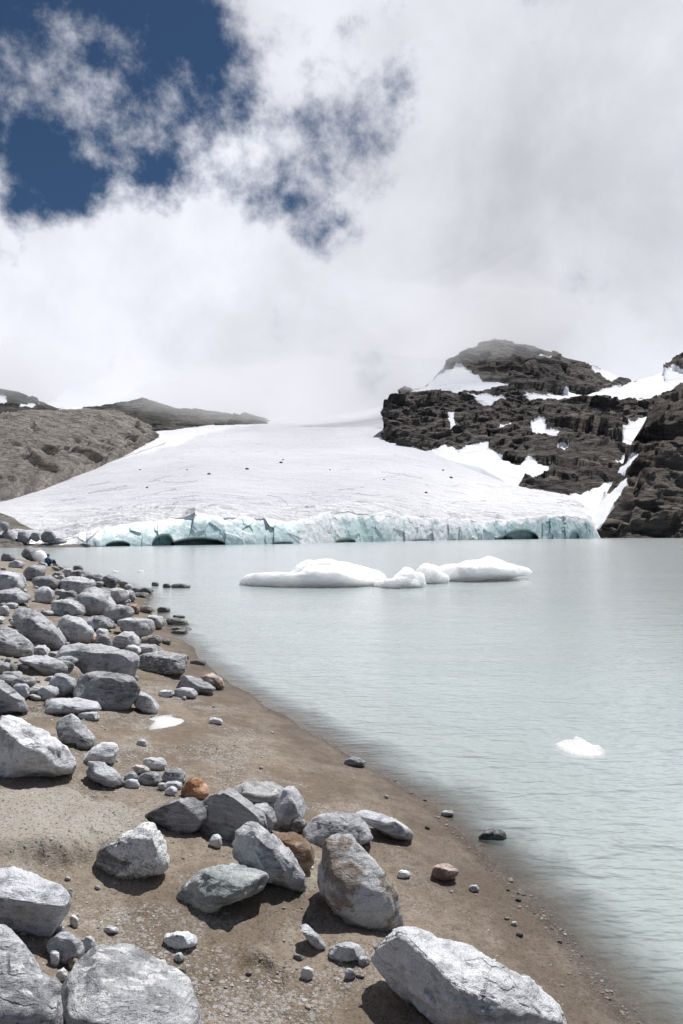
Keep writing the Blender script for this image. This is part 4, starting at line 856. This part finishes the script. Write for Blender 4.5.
def build_ice(S, snow_obj, groot):
    f1 = [(235, 578), (247, 573), (258, 572), (266, 573), (271, 577), (283, 576), (291, 574), (300, 571), (304, 567), (313, 566), (320, 564), (334, 565), (343, 563.5), (357, 565), (364, 569), (374, 571), (387, 578), (380, 581), (384, 584), (352, 588), (300, 587), (265, 586), (240, 584)]
    f2 = [(420, 574), (432, 569), (441, 567.5), (446, 564.5), (458, 564), (466, 561), (478, 561.5), (486, 558.5), (500, 560), (510, 564), (520, 566), (534, 572), (524, 575), (500, 578), (470, 580), (445, 581), (428, 580)]
    f3 = [(372, 584), (382, 579), (392, 579.5), (399, 575), (403, 570.5), (411, 570), (415, 573), (424, 573), (428, 580), (426, 587), (400, 588.5), (380, 587)]
    f4 = [(414, 574), (420, 567), (427, 564), (435, 565.5), (439, 571), (450, 577), (447, 583), (430, 584), (416, 581)]
    def floe(poly, label, base, **kw):
        P = np.array(poly)
        return rock('ice_floe', poly, label, 'ice floe', (1, 1, 1), seed=next(S), mat=ICE, lvl=6, base=base, float_z=0.0, sink=0.25, cuts=[((0, -.1, 1), .9)], ncut=9, fac=1.2, **kw)
    floe(f1, 'widest white ice floe, left one of the group in the middle of the lake', 585, D=1.1, kpow=2.1, rough=1.2)
    floe(f2, 'long smooth lens-shaped white floe at the right end of the lake group', 580, D=1.2, kpow=2.1, rough=0.8)
    floe(f3, 'small knobbly white floe between the widest floe and the lens-shaped floe', 587, D=1.4, kpow=2.1, rough=1.5)
    floe(f4, 'small humped floe against the left end of the lens-shaped floe', 583, D=1.4, kpow=2.1, rough=1.2)
    for x, y, l in ((115, 571.5, 'tiny white ice bit on the water beyond the bank tip, left one of two'), (140, 571.3, 'tiny white ice bit on the water beyond the bank tip, right one of two')):
        rock('ice_chip', oval(x - 3.5, y - 1.2, x + 3.5, y + 1.2, 5), l, 'ice chip', (1, 1, 1), seed=next(S), mat=ICE, lvl=3, base=y + 1, float_z=0.0, sink=.3)
    rock('ice_chunk', [(35, 552), (38, 549), (44, 551), (47, 556), (50, 562), (44, 563), (38, 561)], 'white ice chunk on the shore between the dark upright boulder and the person', 'ice chunk', (1, 1, 1), seed=next(S), mat=ICE, lvl=4, rough=1.0)
    # snow patch on the sand
    def patch(name, poly, label, cat, hgt, mat, afloat=False):
        loc = (lambda a, b: on_z(a, b, 0.0)) if afloat else hit
        P = np.array(poly, float)
        c = P.mean(0)
        th, R = radial(P, c)
        N, M = 140, 16
        vs, fs = [], []
        ang = np.linspace(-math.pi, math.pi, N, endpoint=False)
        Rr = np.interp(ang, th, R) * (1 + 0.06 * fbm(P3(np.cos(ang) * 5, np.sin(ang) * 5, 1), 3))
        ctr = loc(*c)
        Q = np.array([loc(c[0] + Rr[k] * (j / M) * math.cos(ang[k]), c[1] + Rr[k] * (j / M) * math.sin(ang[k])) for j in range(M + 1) for k in range(N)])
        fj = np.repeat(np.arange(M + 1) / M, N)
        if afloat:
            Q[:, 2] = hgt * np.clip(1 - fj ** 4, 0, 1) ** .5 * (0.75 + 0.9 * fbm(Q * 7, 4)) - 0.05 * (fj > .99)
        else:
            Q[:, 2] = ground_z(Q[:, 0], Q[:, 1]) + hgt * np.sqrt(np.clip(1 - fj ** 3, 0, 1)) - 0.004 * (fj > .99)
        vs = Q - ctr
        for j in range(M):
            for k in range(N):
                a, b = j * N + k, j * N + (k + 1) % N
                fs.append((a, b, b + N, a + N))
        o = mesh_obj(name, vs, fs, mat); o.location = ctr
        return tag(o, label, cat)
    patch('snow_patch', [(146, 719), (160, 716), (172, 714.5), (174, 718), (187, 720), (178, 725), (165, 728), (148, 730), (150, 726), (156, 721)], 'flat white remnant snow patch on the sand right of the crumbly stone', 'snow patch', 0.018, SNOWP)
    patch('ice_floe', [(551, 746), (560, 742), (570, 742), (574, 738.5), (583, 739), (588, 743.5), (597, 746.5), (608, 753), (602, 757.5), (586, 758), (570, 755)], 'small flat white ice piece alone on the water at right', 'ice floe', 0.055, ICE, True)
    # dark stones lying on the glacier
    dg = bpy.context.evaluated_depsgraph_get(); dg.update()
    me = snow_obj.data
    bv = BVHTree.FromObject(snow_obj, dg)
    off = Vector(groot.location)
    for x, y, w in ((209, 474.5, 3.6), (247, 469.5, 3.8), (281, 463, 3.4), (283, 460, 2.0), (147, 488, 2.6), (140, 470, 2.0), (443, 470.5, 2.6), (451, 478, 3.6), (426, 493, 3.0), (330, 470, 1.8), (384, 480, 2.0), (187, 470, 1.7)):
        rd = Vector(ray(x, y))
        loc, nrm, idx, dist = bv.ray_cast(Vector(CAM) - off, rd.normalized())
        if loc is None: continue
        loc = loc + off
        s = w / F * loc.y / 2
        v, f = ico(3)
        p = v * np.array([s, s * .8, s * .62]) * (1 + 0.25 * fbm(v * 1.5 + x, 3))[:, None]
        o = mesh_obj('glacier_stone', p, f, ROCK['plain']); o.location = loc + Vector((0, 0, s * .3)); o.color = (.06, .06, .062, 1)
        tag(o, 'small dark stone lying on the pale glacier surface', 'stone', 'dark stones scattered on the glacier')

def build_gravel():
    r = np.random.default_rng(3)
    m, nt = new_mat('gravel_grit'); g = NT(nt)
    tone = g.attr('tone'); warm = g.attr('warm')
    c = g.mix(tone, (0.09, 0.085, 0.08), (0.55, 0.55, 0.545)); c = g.mix(g.math('MULTIPLY', warm, .6), c, (0.36, 0.25, 0.17))
    g.out(g.principled(c, 0.85, None, 0.25))
    v0, f0 = ico(1)
    N = 80000
    d = 2.2 + 12 * r.uniform(size=N) ** 1.9
    ang = np.radians(r.uniform(-31, 27, N))
    x, y = d * np.tan(ang), d
    s = shore_s(x, y)
    den = 0.08 + 0.9 * sstep(0.05, 0.33, fbm(P3(x * 1.3, y * 1.3, 8.0), 4) + 0.12 * sstep(.5, 2.5, s)) * sstep(0.3, 1.2, s) + 0.75 * sstep(0.16, 0.02, np.abs(s - 0.03))
    den = den * 0.85 + 0.5 * sstep(2.2, 4.0, s)
    keep = (r.uniform(size=N) < den) & (s > -0.7)
    x, y, s, d = x[keep], y[keep], s[keep], d[keep]
    n = len(x)
    size = np.clip(r.lognormal(math.log(0.0027), 0.55, n), 0.002, 0.022)
    size = size * (1 + 2.2 * sstep(4.5, 9, d) * (r.uniform(size=n) < .35) * sstep(1.5, 3.5, s))
    size = size * (1 + 0.6 * sstep(0.14, 0.03, np.abs(s - 0.03)))
    z = ground_z(x, y)
    sc = size[:, None] * np.stack([r.uniform(.8, 1.4, n), r.uniform(.8, 1.4, n), r.uniform(.45, .8, n)], 1)
    a = r.uniform(0, 6.3, n); ca, sa = np.cos(a)[:, None], np.sin(a)[:, None]
    V = v0[None] * sc[:, None, :] * r.uniform(.82, 1.15, (n, len(v0), 1))
    X = V[..., 0] * ca - V[..., 1] * sa + x[:, None]; Y = V[..., 0] * sa + V[..., 1] * ca + y[:, None]; Z = V[..., 2] + (z + size * .25)[:, None]
    verts = np.stack([X, Y, Z], -1).reshape(-1, 3)
    faces = (f0[None] + (np.arange(n) * len(v0))[:, None, None]).reshape(-1, 3)
    tone = np.clip(r.beta(1.8, 1.9, n) * np.where(s < .3, .45, 1.0), 0, 1)
    o = mesh_obj('gravel', verts, faces, m, smooth=False, attrs={'tone': np.repeat(tone, len(v0)), 'warm': np.repeat((r.uniform(size=n) < .22) * r.uniform(.4, 1, n), len(v0))})
    tag(o, 'fine loose gravel scattered over the brown beach sand', 'gravel', kind='stuff')

# ------------------------------------------------------------------ person
def build_person():
    q = hit(47, 566)
    root = empty('person', (q[0], q[1], q[2]), 'person in a blue jacket and dark trousers sitting on the shore facing the lake', 'person')
    root.rotation_euler = (0, 0, math.radians(-35))
    sk = plain('skin', (0.45, 0.29, 0.22), .6, .05); jk = plain('blue_jacket', (0.025, 0.13, 0.29), .75, .25, 9); tr = plain('dark_trousers', (0.035, 0.04, 0.055), .85, .2, 9); hr = plain('dark_hair', (0.02, 0.016, 0.014), .7, .3, 40)
    def skin(name, verts, edges, radii, mat, parent, rootv=0):
        me = bpy.data.meshes.new(name); me.from_pydata(verts, edges, [])
        o = bpy.data.objects.new(name, me); COL.objects.link(o); o.parent = parent
        md = o.modifiers.new('skin', 'SKIN'); md.use_smooth_shade = True
        for i, rr in enumerate(radii):
            me.skin_vertices[0].data[i].radius = (rr, rr) if not isinstance(rr, tuple) else rr
        me.skin_vertices[0].data[rootv].use_root = True
        s = o.modifiers.new('sub', 'SUBSURF'); s.levels = 2; s.render_levels = 2
        me.materials.append(mat)
        return o
    # faces +y, sits at z = 0
    body = [(0, 0, .13), (0, .01, .32), (0, .04, .50), (0, .07, .58), (0, .09, .66), (0, .10, .75), (0, .10, .82),
            (-.18, .04, .50), (-.24, .16, .30), (-.12, .38, .34), (.18, .04, .50), (.24, .16, .30), (.12, .38, .34),
            (-.10, .05, .12), (-.13, .42, .42), (-.13, .60, .08), (-.13, .74, .05), (.10, .05, .12), (.13, .42, .42), (.13, .60, .08), (.13, .74, .05)]
    ed = [(0, 1), (1, 2), (2, 3), (3, 4), (4, 5), (5, 6), (2, 7), (7, 8), (8, 9), (2, 10), (10, 11), (11, 12), (0, 13), (13, 14), (14, 15), (15, 16), (0, 17), (17, 18), (18, 19), (19, 20)]
    rad = [.14, .13, .13, .06, .085, .10, .07, .06, .045, .035, .06, .045, .035, .09, .065, .045, .035, .09, .065, .045, .035]
    skin('body', body, ed, rad, sk, root)
    skin('jacket', [(0, 0, .13), (0, .01, .32), (0, .04, .50), (0, .065, .575), (-.18, .04, .50), (-.24, .16, .30), (-.14, .35, .335), (.18, .04, .50), (.24, .16, .30), (.14, .35, .335)],
         [(0, 1), (1, 2), (2, 3), (2, 4), (4, 5), (5, 6), (2, 7), (7, 8), (8, 9)], [.185, .18, .175, .09, .09, .072, .055, .09, .072, .055], jk, root)
    skin('trousers', [(0, .02, .11), (-.10, .06, .12), (-.13, .42, .42), (-.13, .59, .11), (.10, .06, .12), (.13, .42, .42), (.13, .59, .11)], [(0, 1), (1, 2), (2, 3), (0, 4), (4, 5), (5, 6)], [.14, .115, .088, .065, .115, .088, .065], tr, root)
    for s in (-1, 1):
        skin('boot', [(s * .13, .59, .12), (s * .13, .61, .05), (s * .13, .76, .045)], [(0, 1), (1, 2)], [.06, .062, .05], hr, root)
    skin('hair', [(0, .085, .72), (0, .075, .78), (0, .095, .83)], [(0, 1), (1, 2)], [.09, .112, .085], hr, root)

# ------------------------------------------------------------------ sky, light, camera
SUN_AZ, SUN_EL = 48.0, 68.0
def build_light():
    w = bpy.data.worlds.new('World'); SC.world = w; w.use_nodes = True
    nt = w.node_tree; nt.nodes.clear(); g = NT(nt)
    sky = g.n('ShaderNodeTexSky', sky_type='NISHITA', sun_disc=False)
    sky.sun_elevation = math.radians(SUN_EL); sky.sun_rotation = math.radians(SUN_AZ); sky.altitude = 2400; sky.dust_density = 0.6; sky.ozone_density = 1.6
    d = g.n('ShaderNodeTexCoord').outputs['Generated']
    sx = g.n('ShaderNodeSeparateXYZ', {'Vector': d}).outputs
    nb = g.n('ShaderNodeTexNoise', {'Vector': d, 'Scale': 3.4, 'Detail': 7.0, 'Roughness': 0.6})
    warp = g.vmath('SCALE', g.vmath('SUBTRACT', nb.outputs['Color'], (0.5, 0.5, 0.5)).outputs[0]); warp.inputs['Scale'].default_value = 0.22
    dw = g.vmath('ADD', d, warp.outputs[0]).outputs[0]
    def hole(px, py, rpx, amp):
        v = ray(px, py); v = v / np.linalg.norm(v)
        dist = g.vmath('DISTANCE', dw, tuple(v)).outputs['Value']
        rr = rpx / F * (FWD @ v)
        return g.math('MULTIPLY', g.ramp(dist, rr * 1.35, rr * 0.35), amp)
    hs = [hole(40, -20, 190, 1.0), hole(140, 60, 150, 1.02), hole(20, 60, 120, .80), hole(75, 135, 110, .98), hole(135, 170, 62, .92), hole(190, 130, 60, .80), hole(240, 40, 90, .50), hole(275, 105, 135, .455), hole(318, 100, 50, .53), hole(325, 222, 44, .47), hole(-150, 60, 200, .8)]
    tot = hs[0]
    for h in hs[1:]: tot = g.math('MAXIMUM', tot, h)
    behind = g.math('MULTIPLY', g.ramp(sx['Y'], 0.15, -0.25), 0.88)
    tot = g.math('MAXIMUM', tot, behind)
    tot = g.math('MAXIMUM', tot, g.math('MULTIPLY', g.ramp(sx['Z'], 0.70, 0.88), 0.9))
    f1 = g.noise(d, 8.5, 11, 0.63, 0.0); f2 = g.noise(d, 2.2, 6, 0.55)
    cov = g.math('ADD', g.math('SUBTRACT', 1.0, tot), g.math('MULTIPLY', g.math('SUBTRACT', f1, 0.5), 2.3))
    cov = g.math('ADD', cov, g.math('MULTIPLY', g.math('SUBTRACT', f2, 0.5), 0.5))
    mask = g.ramp(cov, 0.10, 0.78)
    # cloud tone: bright where thin towards the sun, soft grey folds
    t1 = g.noise(d, 3.1, 9, 0.58, 0.1)
    sv = (math.sin(math.radians(SUN_AZ)) * math.cos(math.radians(SUN_EL)), math.cos(math.radians(SUN_AZ)) * math.cos(math.radians(SUN_EL)), math.sin(math.radians(SUN_EL)))
    sd = g.vmath('DOT_PRODUCT', d, sv).outputs['Value']
    tone = g.math('ADD', g.ramp(t1, 0.34, 0.66, 0.76, 0.98), g.ramp(sd, 0.86, 1.0, 0.0, 0.25))
    # a thicker, greyer bank to the right, brighter cloud low on the left
    def lobe(px, py, r0, r1, a):
        v = ray(px, py); v = v / np.linalg.norm(v)
        return g.math('MULTIPLY', g.ramp(g.vmath('DISTANCE', dw, tuple(v)).outputs['Value'], r1, r0), a)
    tone = g.math('SUBTRACT', tone, lobe(520, 190, 0.05, 0.45, 0.16))
    tone = g.math('ADD', tone, lobe(150, 290, 0.05, 0.42, 0.05))
    tone = g.math('ADD', tone, lobe(683, 95, 0.0, 0.22, 0.10))
    cc = g.vmath('SCALE', (0.93, 0.945, 1.03)); nt.links.new(tone, cc.inputs['Scale'])
    b1 = g.n('ShaderNodeBackground', {'Color': g.mix(1.0, sky.outputs[0], (0.74, 0.95, 1.08), 'MULTIPLY'), 'Strength': 0.046}).outputs[0]
    b2 = g.n('ShaderNodeBackground', {'Color': cc.outputs[0], 'Strength': 1.0}).outputs[0]
    ms = g.n('ShaderNodeMixShader', {0: mask, 1: b1, 2: b2}).outputs[0]
    o = g.n('ShaderNodeOutputWorld'); nt.links.new(ms, o.inputs['Surface'])
    L = bpy.data.lights.new('sun', 'SUN'); L.energy = 5.0; L.angle = math.radians(0.9); L.color = (1.0, 0.975, 0.94)
    lo = bpy.data.objects.new('sun', L); COL.objects.link(lo)
    lo.rotation_euler = Vector(sv).to_track_quat('Z', 'Y').to_euler()
    cam = bpy.data.cameras.new('camera'); co = bpy.data.objects.new('camera', cam); COL.objects.link(co)
    cam.sensor_fit = 'VERTICAL'; cam.sensor_height = 36; cam.sensor_width = 24; cam.lens = F / 1024 * 36
    cam.clip_start = 0.05; cam.clip_end = 20000
    co.location = CAM; co.rotation_euler = (math.pi / 2 + PITCH, 0, 0)
    SC.camera = co
    vs = SC.view_settings; vs.view_transform = 'Standard'; vs.look = 'None'; vs.exposure = 0.0; vs.gamma = 1.0; vs.use_curve_mapping = False
    SC.cycles.max_bounces = 8; SC.cycles.volume_bounces = 5; SC.cycles.transparent_max_bounces = 8; SC.cycles.use_denoising = True
    SC.cycles.caustics_reflective = False; SC.cycles.caustics_refractive = False

def build_clouds():
    m, nt = new_mat('cloud_vapour'); g = NT(nt)
    vol = g.n('ShaderNodeVolumePrincipled', {'Color': (0.995, 0.995, 1.0, 1), 'Density': 0.0048, 'Anisotropy': 0.0}).outputs[0]
    g.out(None, vol)
    for px, py, d, wx, wz, th, label in ((470, 322, 930, 170, 48, 190, 'thin white cloud wrapping the dark mountain top on the right'), (-10, 372, 900, 130, 44, 150, 'thin white cloud resting on the dark ridge at far left'),
                                         (330, 398, 930, 230, 42, 260, 'thin white cloud veiling the upper edge of the glacier')):
        C = at(px, py, d); rx, rz = wx / F * d, wz / F * d
        n = 64
        u = np.linspace(-1, 1, n)
        a, b = np.meshgrid(u, u, indexing='ij')
        # square to disc
        x, z = a * np.sqrt(1 - b * b / 2), b * np.sqrt(1 - a * a / 2)
        r2 = x * x + z * z
        w = np.clip(1 - r2, 0, 1) ** 2.6
        wob = 1 + 0.6 * fbm(P3(x * 2.2, z * 2.2, px), 3)
        f = grid_faces(n, n)
        front = np.stack([x * rx * wob, -th * w * (1 + 1.3 * fbm(P3(x * 3, z * 3, px + 5), 4)).clip(.05) - 0.05, z * rz * wob], -1).reshape(-1, 3)
        back = np.stack([x * rx * wob, th * w + 0.05, z * rz * wob], -1).reshape(-1, 3)
        idx = np.arange(n * n).reshape(n, n)
        ring = np.concatenate([idx[0, :-1], idx[:-1, -1], idx[-1, :0:-1], idx[:0:-1, 0]])
        nx = np.roll(ring, -1)
        side = np.stack([ring, nx, nx + n * n, ring + n * n], 1)
        o = mesh_obj('cloud', np.concatenate([front, back]), np.concatenate([f[:, ::-1], f + n * n, side]), m)
        bm = bmesh.new(); bm.from_mesh(o.data); bmesh.ops.recalc_face_normals(bm, faces=bm.faces); bm.to_mesh(o.data); bm.free()
        o.location = C; tag(o, label, 'cloud')
build_clouds()
build_ground(); build_water()
snow_obj, groot = build_glacier()
build_hills()
S = build_rocks()
build_fill(S)
build_ice(S, snow_obj, groot)

build_gravel()
build_person()
build_light()
